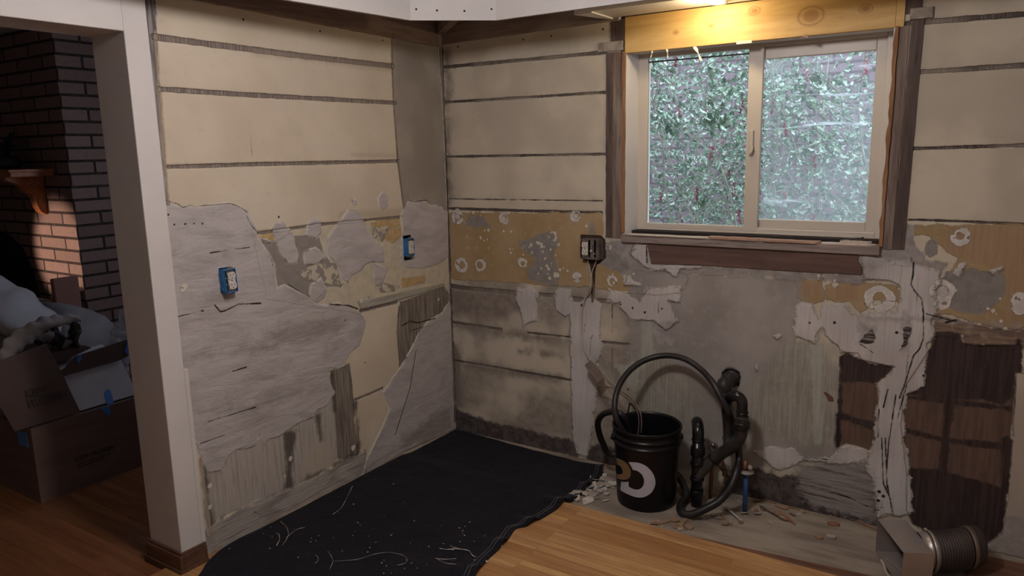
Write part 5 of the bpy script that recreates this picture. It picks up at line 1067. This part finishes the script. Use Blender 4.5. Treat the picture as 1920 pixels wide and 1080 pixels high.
# ------------------------------------------------------------------ moving blanket
def G(px, z=.02): h = at(px, 2, z); return Vector((h.x, h.y, 0))
left_e = [Vector((.008, -.010, 0)), Vector((.008, -.3, 0)), Vector((.008, -.7, 0)), Vector((.009, -1.05, 0)), Vector((.008, -1.25, 0)), Vector((.008, -1.42, 0)), Vector((.009, -1.56, 0)), Vector((.046, -1.665, 0)), G((368, 1082), .02), G((300, 1130), .02)]
right_e = [G((1131, 876), .012), G((1122, 892)), G((1098, 913)), G((1075, 932)), G((1055, 944)), G((1040, 956)), G((1014, 972)), G((990, 985)), G((968, 990)), G((958, 1000)), G((947, 1017)), G((930, 1033)), G((910, 1052)), G((893, 1076)), G((870, 1110)), G((840, 1150))]
def resamp(P, n):
    P = smoothpath(P, 8); L = [0]
    for i in range(1, len(P)): L.append(L[-1]+(P[i]-P[i-1]).length)
    out = []; j = 0
    for i in range(n):
        s_ = L[-1]*i/(n-1)
        while j < len(L)-2 and L[j+1] < s_: j += 1
        out.append(P[j].lerp(P[j+1], (s_-L[j])/max(1e-9, L[j+1]-L[j])))
    return out
NV, NU = 240, 150
LE = resamp(left_e, NV); RE = resamp(right_e, NV)
vs = []; uvs = []
from mathutils import noise as mn
for j in range(NV):
    for i in range(NU):
        f = i/(NU-1); p = LE[j].lerp(RE[j], f)
        if j < 60: # pull the back edge onto the wall line
            w = (1-j/60); 
        y = p.y
        edge = math.exp(-((1-f)*14)**1.2)
        rip = .022*edge*max(0, math.sin(j/NV*math.pi*2*6.3+1.1))**2
        z = .010+.004*mn.noise(Vector((p.x*3, p.y*3, 0)))+.0022*mn.noise(Vector((p.x*14, p.y*14, 4)))+rip
        z += .014*min(1, max(0, (-.40-p.y)/.09))
        if i in (0, NU-1) or j in (0,): z -= .004
        vs.append((p.x, p.y, z))
fs = [(j*NU+i, (j+1)*NU+i, (j+1)*NU+i+1, j*NU+i+1) for j in range(NV-1) for i in range(NU-1)]
def blanket_mat():
    t = NT('black quilted moving blanket')
    sp = t.new('ShaderNodeSeparateXYZ'); t.put(sp.inputs[0], t.mapped((1, 1, 1), (0, 0, math.radians(6))))
    tri = t.math('PINGPONG', t.math('MULTIPLY', sp.outputs[0], 26.), 1.)
    zz = t.math('ADD', t.math('MULTIPLY', sp.outputs[1], 26.), t.math('MULTIPLY', tri, .9))
    w = t.math('PINGPONG', zz, 1.); ln_ = t.ramp(w, .0, .16, 0, 1)
    n = t.noise(6, 3); f = t.noise(220, 3)
    c = t.mix(t.ramp(n, .35, .7), (.0075, .0070, .0115, 1), (.0115, .0105, .0165, 1))
    c = t.mix(t.ramp(f, .62, .72, 0, .5), c, (.028, .027, .036, 1))
    c = t.mix(t.ramp(t.noise(330, 2), .735, .76, 0, .7), c, (.30, .28, .27, 1))
    t.bump(t.math('ADD', t.math('MULTIPLY', ln_, .7), t.math('MULTIPLY', f, .25)), .004)
    return t.set(c, .92, 0, .2, **{'Sheen Weight': .03})
M_bl = blanket_mat()
bln = empty('moving_blanket', (.5, -.8, 0), 'black quilted moving blanket spread on the floor in the corner', 'blanket')
o = part(MB().add(vs, fs, True), 'quilted_cloth', M_bl, bln)
sm = o.modifiers.new('thick', 'SOLIDIFY'); sm.thickness = .006; sm.offset = -1
def edge_pt(j, f, dz): p = Vector(vs_full[j*NU+f]); return Vector((p.x, p.y, p.z+dz))
vs_full = vs
bp_ = [Vector(vs[j*NU+NU-1])+Vector((0, 0, .001)) for j in range(0, NV, 2)]
part(MB().tube(bp_, .0055, 8), 'edge_binding', M_bl, bln)
M_st = simple('grey stitching', (.16, .16, .19, 1), rough=.8)
for off in (3, 5):
    p_ = [Vector(vs[j*NU+NU-1-off])+Vector((0, 0, .0012)) for j in range(0, NV, 2)]
    part(MB().tube(p_, .0011, 5), 'stitching', M_st, bln)
def bz(p):
    return .012+(.014*min(1, max(0, (-.40-p.y)/.09)))+.004
# plaster dribbles and strands on the blanket
M_chipw = simple('white paint chip', (.58, .53, .48, 1), (.46, .41, .37, 1), 50, .8)
def strand(pts, r, label):
    p = [at(q_, 2, .03) for q_ in pts]; p = [Vector((v.x, v.y, bz(v)+.004)) for v in p]
    tag(MB().tube(smoothpath(p, 5), [r*.62*(1+.45*math.sin(i*.9+len(label))) for i in range(len(smoothpath(p, 5)))], 6).build('plaster_strand', M_chipw, origin=p[0]), label, 'debris')
strand(c4((975, 628), (940, 700), (915, 742), (875, 772)), .0014, 'long thin pale strand lying on the blanket nearest the left wall')
strand(c4((590, 930), (605, 900), (600, 870), (588, 868)), .0016, 'short hooked white strand left of the looped one on the blanket')
strand(c4((610, 808), (640, 835), (650, 870), (640, 900), (620, 928)), .0013, 'looped pale strand near the left blanket edge')
strand(c4((640, 890), (690, 850), (735, 838)), .0011, 'thin strand branching right of the looped one')
strand(c4((785, 978), (800, 990), (798, 1010), (782, 1020)), .0013, 'small hooked strand in the lower middle of the blanket')
strand(c4((860, 1050), (875, 1010), (865, 980), (850, 960)), .0012, 'short wiggly strand right of the small hook')
strand(c4((880, 1010), (1000, 1000), (1080, 975), (1160, 965), (1230, 980), (1250, 1000), (1240, 1020), (1200, 1030)), .0010, 'very long thin strand curving across the lower blanket')
strand(c4((1415, 945), (1450, 950), (1500, 948), (1560, 955), (1580, 978), (1600, 990)), .0022, 'thick zigzag plaster dribble at right front of the blanket')
strand(c4((1470, 930), (1490, 940), (1530, 950)), .0018, 'short dribble just behind the zigzag one')
strand(c4((1390, 994), (1440, 1000), (1500, 996)), .0016, 'straight pale dribble in front of the zigzag one')
strand(c4((1400, 996), (1450, 1020), (1500, 1025)), .0014, 'forked pale dribble nearest the front right of the blanket')

# ------------------------------------------------------------------ loose debris
R4 = random.Random(21)
def chip_mesh(name, mat, seed, elong=1.0):
    r_ = random.Random(seed); n = r_.randint(5, 8); pts = []
    for k in range(n):
        a = 2*math.pi*k/n+r_.uniform(-.25, .25); rr = r_.uniform(.6, 1.05); pts.append((math.cos(a)*rr*elong, math.sin(a)*rr))
    b = MB().prism(pts, -.09, .09); return b
def chips(n, spots, name, mats, group, labelf, cat, smin, smax, elong=1.0, tilt=.35, zf=None, thick=1.):
    protos = []
    for k in range(6):
        o = chip_mesh(name, mats[k % len(mats)], k*7+len(name), elong if not isinstance(elong, tuple) else R4.uniform(*elong)).build(name, mats[k % len(mats)]); protos.append(o)
    used = set()
    for k in range(n):
        si = R4.choices(range(len(spots)), [s_[4] for s_ in spots])[0]; sp = spots[si]
        p = at((R4.gauss(sp[0], sp[2]), R4.gauss(sp[1], sp[3])), 2, 0)
        pr = R4.randrange(6)
        o = protos[pr] if pr not in used else protos[pr].copy()
        if pr in used: COL.objects.link(o)
        used.add(pr)
        s_ = R4.uniform(smin, smax)
        z = (zf(p) if zf else (.0 if p.y > -.505 else WZ))+s_*.10*thick+R4.uniform(0, .002)
        tl = R4.uniform(-tilt, tilt); z += abs(math.sin(tl))*s_*.8
        o.location = (p.x, p.y, z); o.rotation_euler = (tl, R4.uniform(-tilt, tilt)*.5, R4.uniform(0, 6.28)); o.scale = (s_, s_, s_*thick)
        tag(o, labelf[si] if isinstance(labelf, list) else labelf, cat, group)
    for k in range(6):
        if k not in used: bpy.data.objects.remove(protos[k])
M_chip2 = simple('grey plaster chip', (.42, .37, .33, 1), (.30, .26, .23, 1), 40, .85)
M_wchip = wood('splintered floor wood', (.34, .225, .14, 1), (.24, .15, .09, 1), (.15, .09, .06, 1), 'x', .8)
M_wchip2 = simple('reddish bark chip', (.22, .10, .06, 1), (.30, .16, .10, 1), 20, .8)
chips(70, [(1122, 905, 10, 12, 2), (1105, 925, 16, 9, 3), (1130, 915, 14, 8, 2), (1080, 935, 10, 4, 1)], 'paint_chip', [M_chipw, M_chip2, M_chipw], 'paint chips heaped between blanket and bucket', ['curled white paint chip in the middle of the heap between blanket and bucket', 'curled white paint chip low in the front of the heap by the blanket', 'white paint chip on the bucket side of the chip heap', 'white paint chip at the left tip of the heap under the blanket edge'], 'chip', .007, .024, (1.0, 1.9), .5, thick=.55)
chips(1, [(1103, 939, .1, .1, 1)], 'paint_flake', [M_chipw], None, 'largest flat white paint flake at the front of the heap', 'chip', .036, .037, 1.8, .05, thick=.6)
chips(40, [(1270, 985, 28, 8, 3), (1400, 950, 40, 10, 2), (1470, 968, 45, 10, 3), (1340, 975, 30, 8, 2)], 'wood_chip', [M_wchip, M_wchip2, M_chip2], 'wood chips scattered on the subfloor', ['small wood chip in the cluster on the subfloor edge below the bucket', 'small wood chip scattered around the foot of the blue pipe', 'small wood chip on the subfloor right of the blue pipe', 'small wood chip just in front of the hose where it touches the floor'], 'chip', .006, .022, (1.0, 2.6), .3, thick=.5)
chips(26, [(1255, 990, 22, 8, 1), (1420, 965, 50, 14, 1), (1560, 1000, 60, 18, 1), (1300, 940, 30, 10, 1)], 'plaster_crumb', [M_chipw, M_chip2], 'plaster crumbs along the subfloor', ['tiny plaster crumb in front of the bucket', 'tiny plaster crumb around the blue pipe', 'tiny plaster crumb on the subfloor left of the duct boot', 'tiny plaster crumb behind the black riser'], 'crumb', .002, .007, 1.2, .3)
chips(60, [(560, 1035, 70, 25, 2), (760, 1040, 80, 25, 2), (880, 1035, 20, 20, 1), (700, 980, 50, 30, 1)], 'blanket_crumb', [M_chipw], 'white crumbs on the blanket', ['tiny white crumb on the left half of the black blanket front', 'tiny white crumb on the middle front of the black blanket', 'tiny white crumb near the right front edge of the black blanket', 'tiny white crumb on the blanket near the thin long strand by the wall'], 'crumb', .0015, .004, 1.3, .3, zf=lambda p: bz(p))
def slab(px, w, l, rot, label, mat, th=.008):
    p = at(px, 2, 0); z = .0 if p.y > -.505 else WZ; r_ = random.Random(int(px[0]))
    pts = [(l*math.cos(a)*(1 if k % 2 else .85), w*math.sin(a)*(1 if k % 2 else .8)) for k, a in enumerate([i*math.pi/4+r_.uniform(-.2, .2) for i in range(8)])]
    o = MB().prism(pts, 0, th, Matrix.Rotation(math.radians(rot), 4, 'Z'), bev=.001).build('wood_scrap', mat); o.location = (p.x, p.y, z+.0005); tag(o, label, 'wood')
slab((1563, 984), .018, .03, 20, 'rounded pinkish wood scrap on the subfloor left of the duct boot', M_wchip2)
slab((1536, 1009), .016, .016, 40, 'small light square scrap left of the pair on the subfloor', M_wchip)
slab((1558, 1008), .018, .022, 10, 'small flat square scrap right of the pair on the subfloor', M_chip2)
slab((1466, 952), .018, .034, -10, 'pale wood scrap beside the wall right of the blue pipe', M_wchip)
def stick(p0, p1, w, label, mat=None, z=.004):
    a = at(p0, 2, 0); b_ = at(p1, 2, 0); a.z = z; b_.z = z+.002; d = (b_-a); L = d.length; m_ = Matrix.Translation(a) @ Matrix.Rotation(math.atan2(d.y, d.x), 4, 'Z')
    tag(MB().prism([(0, -w*.3), (L*.1, -w), (L*.7, -w*.8), (L, 0), (L*.8, w*.7), (L*.15, w)], -.0025, .0025, m_).build('wood_splinter', mat or M_wchip, origin=a), label, 'wood')
stick((1424, 950), (1467, 976), .004, 'dark long splinter crossing the subfloor right of the blue pipe', M_olddk, .006)
stick((1470, 966), (1492, 986), .008, 'orange wide splinter on the subfloor right of the long dark one', M_wchip2)
stick((1232, 985), (1265, 975), .007, 'pointed pale splinter on the subfloor edge below the bucket')
stick((1274, 992), (1290, 968), .008, 'upright-leaning pale splinter to the right below the bucket')
stick((1430, 938), (1500, 958), .004, 'thin straight splinter lying along the back wall')
stick((1600, 975), (1655, 1000), .005, 'brown splinter beside the dark wall base near the duct boot', M_wchip2)
stick((1270, 900), (1300, 904), .005, 'pale splinter behind the bucket by the black riser')
stick((1372, 985), (1350, 965), .007, 'torn pale splinter below the white rod')

# ------------------------------------------------------------------ living room
M_brk = brick_mat('fireplace brick', (.27, .18, .155, 1), (.20, .13, .115, 1), (.035, .025, .024, 1), .0830, .330, .0085, bumpd=.014, smooth=.25)
FX, FY = -2.47, -.745
def colx(px): return px
b = MB(); b.box((FX-2.0, FY, 0), (FX, .119, 2.42))
fp = empty('brick_fireplace', (FX, FY, 0), 'brown brick chimney with a wooden mantel shelf in the far room', 'fireplace')
# breast with a dark arched firebox cut into the camera-side face
b = MB(); oy = FY
arch = []
ax0 = FX-.62; aw = 1.0
arch = [(ax0, 0), (ax0, .55), (ax0-.04, .78), (ax0-.14, .95), (ax0-.30, 1.06), (ax0-.5, 1.10), (ax0-1.38, 1.10)]
# side and top masonry around the recess
b.box((FX-.60, FY, 0), (FX, .119, 2.41)); b.box((FX-2.0, FY, 1.10), (FX-.60, .119, 2.41)); b.box((FX-2.0, FY+.45, 0), (FX-.60, .119, 1.10))
b.prism([(FX-.60, .60), (FX-.60, 1.10), (FX-1.15, 1.10), (FX-.92, 1.06), (FX-.76, .97), (FX-.66, .82)], 0, .2, Matrix(((1, 0, 0, 0), (0, 0, 1, FY), (0, 1, 0, 0), (0, 0, 0, 1))))
part(b, 'brickwork', M_brk, fp)
M_soot = simple('black firebox', (.012, .010, .010, 1), rough=.9)
part(MB().box((FX-1.98, FY+.06, 0), (FX-.601, FY+.44, 1.099)), 'firebox', M_soot, fp)
M_man = wood('orange stained pine', (.48, .185, .07, 1), (.36, .12, .045, 1), (.25, .08, .03, 1), 'x', .4)
mz = at((60, 322), 1, FY-.1).z
ms = part(MB().box((FX-1.9, FY-.26, mz-.03), (FX-.20, FY-.001, mz+.012)).box((FX-1.9, FY-.275, mz+.0), (FX-.185, FY-.001, mz+.018)), 'mantel_shelf', M_man, fp, .004)
cz = mz-.03
pr = [(0, 0), (-.235, 0), (-.232, -.018), (-.205, -.032), (-.165, -.045), (-.14, -.065), (-.12, -.10), (-.09, -.115), (-.07, -.15), (-.06, -.20), (-.045, -.235), (-.02, -.255), (0, -.255)]
for k, xo in enumerate((-.34, -1.6)):
    part(MB().prism([(y, z) for y, z in pr], 0, .075, Matrix(((0, 0, 1, FX+xo-.075), (1, 0, 0, FY-.001), (0, 1, 0, cz), (0, 0, 0, 1)))), 'corbel', M_man, fp, .003)
M_orn = simple('dark ornament', (.03, .028, .03, 1), (.10, .09, .09, 1), 40, .4, lo=.6, hi=.8)
b = MB(); r_ = random.Random(5)
b.lathe([(0, 0), (.07, 0), (.09, .03), (.075, .07), (.03, .09), (0, .09)], Matrix.Translation((FX-.48, FY-.15, mz+.021)), 18)
for k in range(30):
    a = r_.uniform(0, 6.28); e_ = Vector((math.cos(a)*.12, math.sin(a)*.08, r_.uniform(.06, .17))); s_ = Vector((FX-.48, FY-.15, mz+.095))
    b.tube(smoothpath([s_, s_+e_*.5+Vector((0, 0, .03)), s_+e_], 3), [.006, .008, .007, .006, .005, .004, .003][:7], 5)
tag(b.build('dried_plant', M_orn, origin=(FX-.48, FY-.15, mz+.021)), 'dark bushy dried arrangement standing on the mantel shelf', 'plant')

# cartons
M_card = simple('brown cardboard', (.15, .095, .075, 1), (.125, .078, .062, 1), 3, .8, bump=.0004, bscale=90, stretch=(1, 1, 6))
M_cardd = simple('dark brown cardboard', (.10, .062, .052, 1), (.082, .05, .043, 1), 3, .8)
M_whitec = simple('white carton', (.42, .40, .42, 1), (.36, .34, .36, 1), 3, .7)
M_tape = simple('blue painter tape', (.05, .17, .42, 1), rough=.6)
M_ink = simple('black carton print', (.055, .035, .03, 1), rough=.8)
bc = at((78, 945), 2, 0); bx_, by_ = bc.x, bc.y
topz = at((63, 803), 0, bx_).z; yend = at((283, 880), 0, bx_).y
cb = empty('moving_box', (bx_, by_, 0), 'large brown printed cardboard box, lowest of the stack behind the white post', 'box')
def carton(x0, y0, x1, y1, z0, z1, mat, root, th=.005):
    b = MB(); b.box((x0, y0, z0), (x0+th, y1, z1)); b.box((x1-th, y0, z0), (x1, y1, z1)); b.box((x0+th, y0, z0), (x1-th, y0+th, z1)); b.box((x0+th, y1-th, z0), (x1-th, y1, z1)); b.box((x0+th, y0+th, z0), (x1-th, y1-th, z0+th))
    return part(b, 'carton', mat, root)
carton(bx_-.46, by_, bx_, yend, .001, topz, M_card, cb)
part(MB().box((bx_-.455, by_+.01, topz-.004), (bx_-.004, yend-.01, topz)), 'top_flap', M_cardd, cb)
def text_part(body, name, mat, root, m_, size, spacing=1.0):
    cu = bpy.data.curves.new(name, 'FONT'); cu.body = body; cu.size = size; cu.extrude = .0003; cu.space_character = spacing; cu.offset = .0016
    tmp = bpy.data.objects.new(name, cu); COL.objects.link(tmp)
    dg = bpy.context.evaluated_depsgraph_get(); me = bpy.data.meshes.new_from_object(tmp.evaluated_get(dg)); bpy.data.objects.remove(tmp)
    b = MB(); b.add([m_ @ v.co for v in me.vertices], [tuple(p.vertices) for p in me.polygons]); return part(b, name, mat, root)
def on_face(px, x, tilt=0):
    p = at(px, 0, x); return frame_of(p, Vector((0, 1, 0)), Vector((0, 0, 1)), Vector((1, 0, 0))) @ Matrix.Rotation(math.radians(tilt), 4, 'Z')
text_part('KEEP FROZEN', 'printed_text', M_ink, cb, on_face((141, 866), bx_+.0006), .031, 1.0)
b = MB()
mm = on_face((141, 868), bx_+.0006)
for k, (w0, w1) in enumerate(((.01, .17), (.01, .14))): b.box((w0, -.016-.014*k, 0), (w1, -.010-.014*k, .0004), mm)
part(b, 'printed_lines', M_ink, cb)
b = MB(); p = at((46, 835), 1, by_); b.box((p.x-.05, by_-.002, topz-.10), (p.x+.04, by_-.0005, topz-.03)); part(b, 'blue_tape', M_tape, cb)
b = MB(); pa = at((200, 770), 0, bx_+.001); b.prism([(pa.y-.03, topz-.0), (pa.y+.02, topz), (pa.y+.022, topz-.035), (pa.y+.005, topz-.05), (pa.y-.012, topz-.03)], .0005, .0012, Matrix(((0, 0, 1, bx_), (1, 0, 0, 0), (0, 1, 0, 0), (0, 0, 0, 1)))); part(b, 'blue_tape', M_tape, cb)

def slantbox(P, ext, mat, name, root):
    a = [Vector(p) for p in P]; vs_ = a+[p+Vector(ext) for p in a]; n = len(a)
    fs_ = [tuple(range(n)), tuple(reversed(range(n, 2*n)))]+[(i, n+i, n+(i+1) % n, (i+1) % n) for i in range(n)]
    return part(MB().add(vs_, fs_), name, mat, root)
z1 = topz+.008
wA = at((151, 779), 0, bx_-.03); wB = at((258, 742), 0, bx_-.03); wA.z = max(wA.z, z1); wB.z = max(wB.z, z1)
wC = at((224, 668), 0, bx_-.115); wD = at((116, 700), 0, bx_-.115)
wb = empty('white_carton', tuple(wA), 'white carton leaning on top of the large brown box', 'box')
slantbox([wA, wB, wC, wD], (-.16, .0, .045), M_whitec, 'carton', wb)
nrm = (wB-wA).cross(wD-wA).normalized()
if nrm.x < 0: nrm = -nrm
def on_white(px):
    d = FWD + RGT*((px[0]-960)/CF) - UPV*((px[1]-540)/CF); t_ = (wA-CAM).dot(nrm)/d.dot(nrm); return CAM+d*t_
tp = [on_white(p) for p in ((194, 738), (200, 729), (207, 732), (214, 757), (201, 760))]
slantbox([p+nrm*.001 for p in tp], tuple(nrm*.001), M_tape, 'blue_tape', wb)
bb2 = empty('open_box', tuple(at((90, 790), 0, bx_-.02)), 'dark brown open carton tipped on the large box, left of the white carton', 'box')
cA = at((151, 781), 0, bx_-.012); cA.z = max(cA.z, z1)
cB = at((28, 812), 0, bx_-.012); cB.z = max(cB.z, z1)
cC = at((-10, 745), 0, bx_-.028); cD = at((-30, 690), 0, bx_-.045); cE = at((88, 646), 0, bx_-.06); cF = at((116, 698), 0, bx_-.042)
slantbox([cA, cB, cC, cD, cE, cF], (-.012, 0, .003), M_cardd, 'carton', bb2)
fl_ = [at(p, 0, bx_-.085) for p in ((100, 702), (122, 690), (142, 668), (238, 637), (245, 652), (240, 668), (224, 676), (118, 706))]
slantbox(fl_, (-.006, 0, 0), M_cardd, 'flap', bb2)
slantbox([at(p, 0, bx_-.16) for p in ((94, 664), (160, 648), (172, 652), (130, 672), (104, 680))], (-.12, 0, .0), M_cardd, 'inner_flap', bb2)
for px_ in (((238, 640), (244, 634), (246, 655), (240, 664), (233, 660), (236, 650)), ((146, 668), (152, 664), (154, 674), (147, 680), (143, 676))):
    slantbox([at(p, 0, bx_-.083) for p in px_], (.002, 0, 0), M_tape, 'blue_tape', bb2)
text_part('KEEP\nFROZEN', 'printed_text', M_ink, bb2, frame_of(at((50, 745), 0, bx_-.018), Vector((-.0, 1, .0)), Vector((-.20, .0, .98)), Vector((.98, 0, .20))) , .045)

# sofa
M_sofa = simple('grey sofa fabric', (.255, .235, .24, 1), (.20, .185, .19, 1), 4, .9, bump=.0006, bscale=150)
M_sofa2 = simple('light grey pillow fabric', (.46, .44, .46, 1), (.40, .38, .40, 1), 4, .9, bump=.0006, bscale=150)
sx = -1.95
sf = empty('sofa', (sx, -1.4, 0), 'grey upholstered sofa behind the moving boxes', 'sofa')
armp = [at(p, 0, sx) for p in ((104, 572), (140, 571), (170, 576), (195, 587), (212, 602), (220, 622), (217, 642), (205, 660), (200, 760), (104, 760))]
vs_ = []; layers_ = 7; n = len(armp); c_ = sum(armp, Vector())/n
for k in range(layers_):
    f = k/(layers_-1); s_ = .90 if k in (0, layers_-1) else (.97 if k in (1, layers_-2) else 1.0); xx = -f*.95
    for p in armp: q = c_+(p-c_)*s_; vs_.append(Vector((p.x+xx+(.02 if k == 0 else 0), q.y, max(.02, q.z))))
fs_ = [tuple(range(n))]+[(k*n+i, (k+1)*n+i, (k+1)*n+(i+1) % n, k*n+(i+1) % n) for k in range(layers_-1) for i in range(n)]+[tuple(reversed(range((layers_-1)*n, layers_*n)))]
part(MB().add(vs_, fs_, True), 'sofa_arm', M_sofa, sf)
ye = armp[0].y; zs = at((60, 668), 0, sx-.1).z
part(MB().bevbox((sx-1.0, -3.4, .05), (sx+.02, ye+.02, zs), .06), 'sofa_base', M_sofa, sf, .02)
part(MB().bevbox((sx-.95, -3.3, zs+.001), (sx-.0, ye+.01, zs+.03), .05), 'seat_cushion', M_sofa2, sf, .03)
pil = tag(MB().sphere((0, 0, 0), 1, 28, 18).build('throw_pillow', M_sofa2), 'plump light grey pillow lying on the sofa', 'pillow')
pc = at((48, 585), 0, sx-.02)
for v in pil.data.vertices:
    x, y, z = v.co; k = (abs(x)**3+abs(y)**3)**(1/3) or 1; q = (x*x+y*y)**.5 or 1; f = q/k if k > 0 else 1
    fr = 1-.25*(1-abs(z)); v.co = (x*f*.30*(1.02), y*f*.25, z*.10*(1+.0*fr)+.012*math.sin(x*9+y*5))
pil.location = (pc.x-.05, pc.y-.08, pc.z+.05); pil.rotation_euler = (math.radians(-22), math.radians(28), math.radians(8))

# cloths and bag over the boxes
def drape(path_px, x, w, mat, name, label, seed, th=.02):
    P = smoothpath([at(p, 0, x) for p in path_px], 6); r_ = random.Random(seed); vs_ = []; n = 12
    for i, p in enumerate(P):
        t_ = (P[min(i+1, len(P)-1)]-P[max(i-1, 0)]).normalized(); s_ = t_.cross(Vector((1, 0, 0))).normalized(); f = i/(len(P)-1); ww = w*(.55+.45*math.sin(math.pi*min(1, f*1.15+.1)))*(1+.15*math.sin(i*1.3))
        for k in range(n):
            a = 2*math.pi*k/n; rr = 1+.18*math.sin(3*a+i*.35); vs_.append(p+s_*ww*math.cos(a)*rr+Vector((1, 0, 0))*th*math.sin(a)*rr)
    m_ = len(P); fs_ = [(i*n+k, i*n+(k+1) % n, (i+1)*n+(k+1) % n, (i+1)*n+k) for i in range(m_-1) for k in range(n)]+[tuple(reversed(range(n))), tuple(range((m_-1)*n, m_*n))]
    o_ = MB().add(vs_, fs_, True).build(name, mat, origin=P[0]); tag(o_, label[0], label[1]); return o_
M_cloth = simple('white cloth', (.34, .30, .29, 1), (.27, .24, .235, 1), 12, .85, bump=.002, bscale=20)
drape([(8, 690), (14, 668), (30, 645), (52, 625), (78, 611), (105, 603), (130, 598), (146, 602)], bx_-.20, .045, M_cloth, 'white_cloth', ('crumpled whitish cloth draped over the open carton', 'cloth'), 3, .03)
def check_mat():
    t = NT('black and grey checked fabric'); ch = t.new('ShaderNodeTexChecker'); t.put(ch.inputs[0], t.mapped((1, 1, 1), (math.radians(35), .3, .2)))
    ch.inputs['Scale'].default_value = 16; ch.inputs['Color1'].default_value = (.02, .018, .02, 1); ch.inputs['Color2'].default_value = (.22, .20, .20, 1); return t.set(ch.outputs[0], .9)
drape([(62, 640), (80, 628), (98, 632), (112, 645), (128, 640)], bx_-.23, .045, check_mat(), 'checked_blanket', ('black and grey checked fabric bunched in the open carton', 'fabric'), 5, .05)
t = NT('clear plastic bag'); t.bump(t.noise(24, 4, .6), .02); M_bag = t.set((.62, .66, .74, 1), .15, 0, .9, **{'Transmission Weight': .55, 'Alpha': .75})
drape([(234, 850), (228, 742), (224, 700), (222, 650), (226, 630), (231, 610), (235, 592), (238, 584)], bx_-.35, .05, M_bag, 'plastic_bag', ('clear crinkled plastic bag beside the white post', 'bag'), 7, .05)
t = NT('black glossy plastic'); t.bump(t.noise(30, 4, .6), .02); M_blk = t.set((.012, .012, .018, 1), .12, 0, .8)
drape([(138, 602), (140, 620), (138, 638), (142, 650)], bx_-.19, .022, M_blk, 'black_plastic_bag', ('small shiny black bag standing in the open carton', 'bag'), 9, .04)
p = at((116, 552), 0, -2.15)
tag(MB().bevbox((-.02, -.05, -.12), (.02, .10, .10), .01, Matrix.Translation(p)).build('wooden_crate', simple('reddish crate', (.25, .12, .085, 1), rough=.7)), 'reddish box edge between the pillow and the brick chimney', 'box')
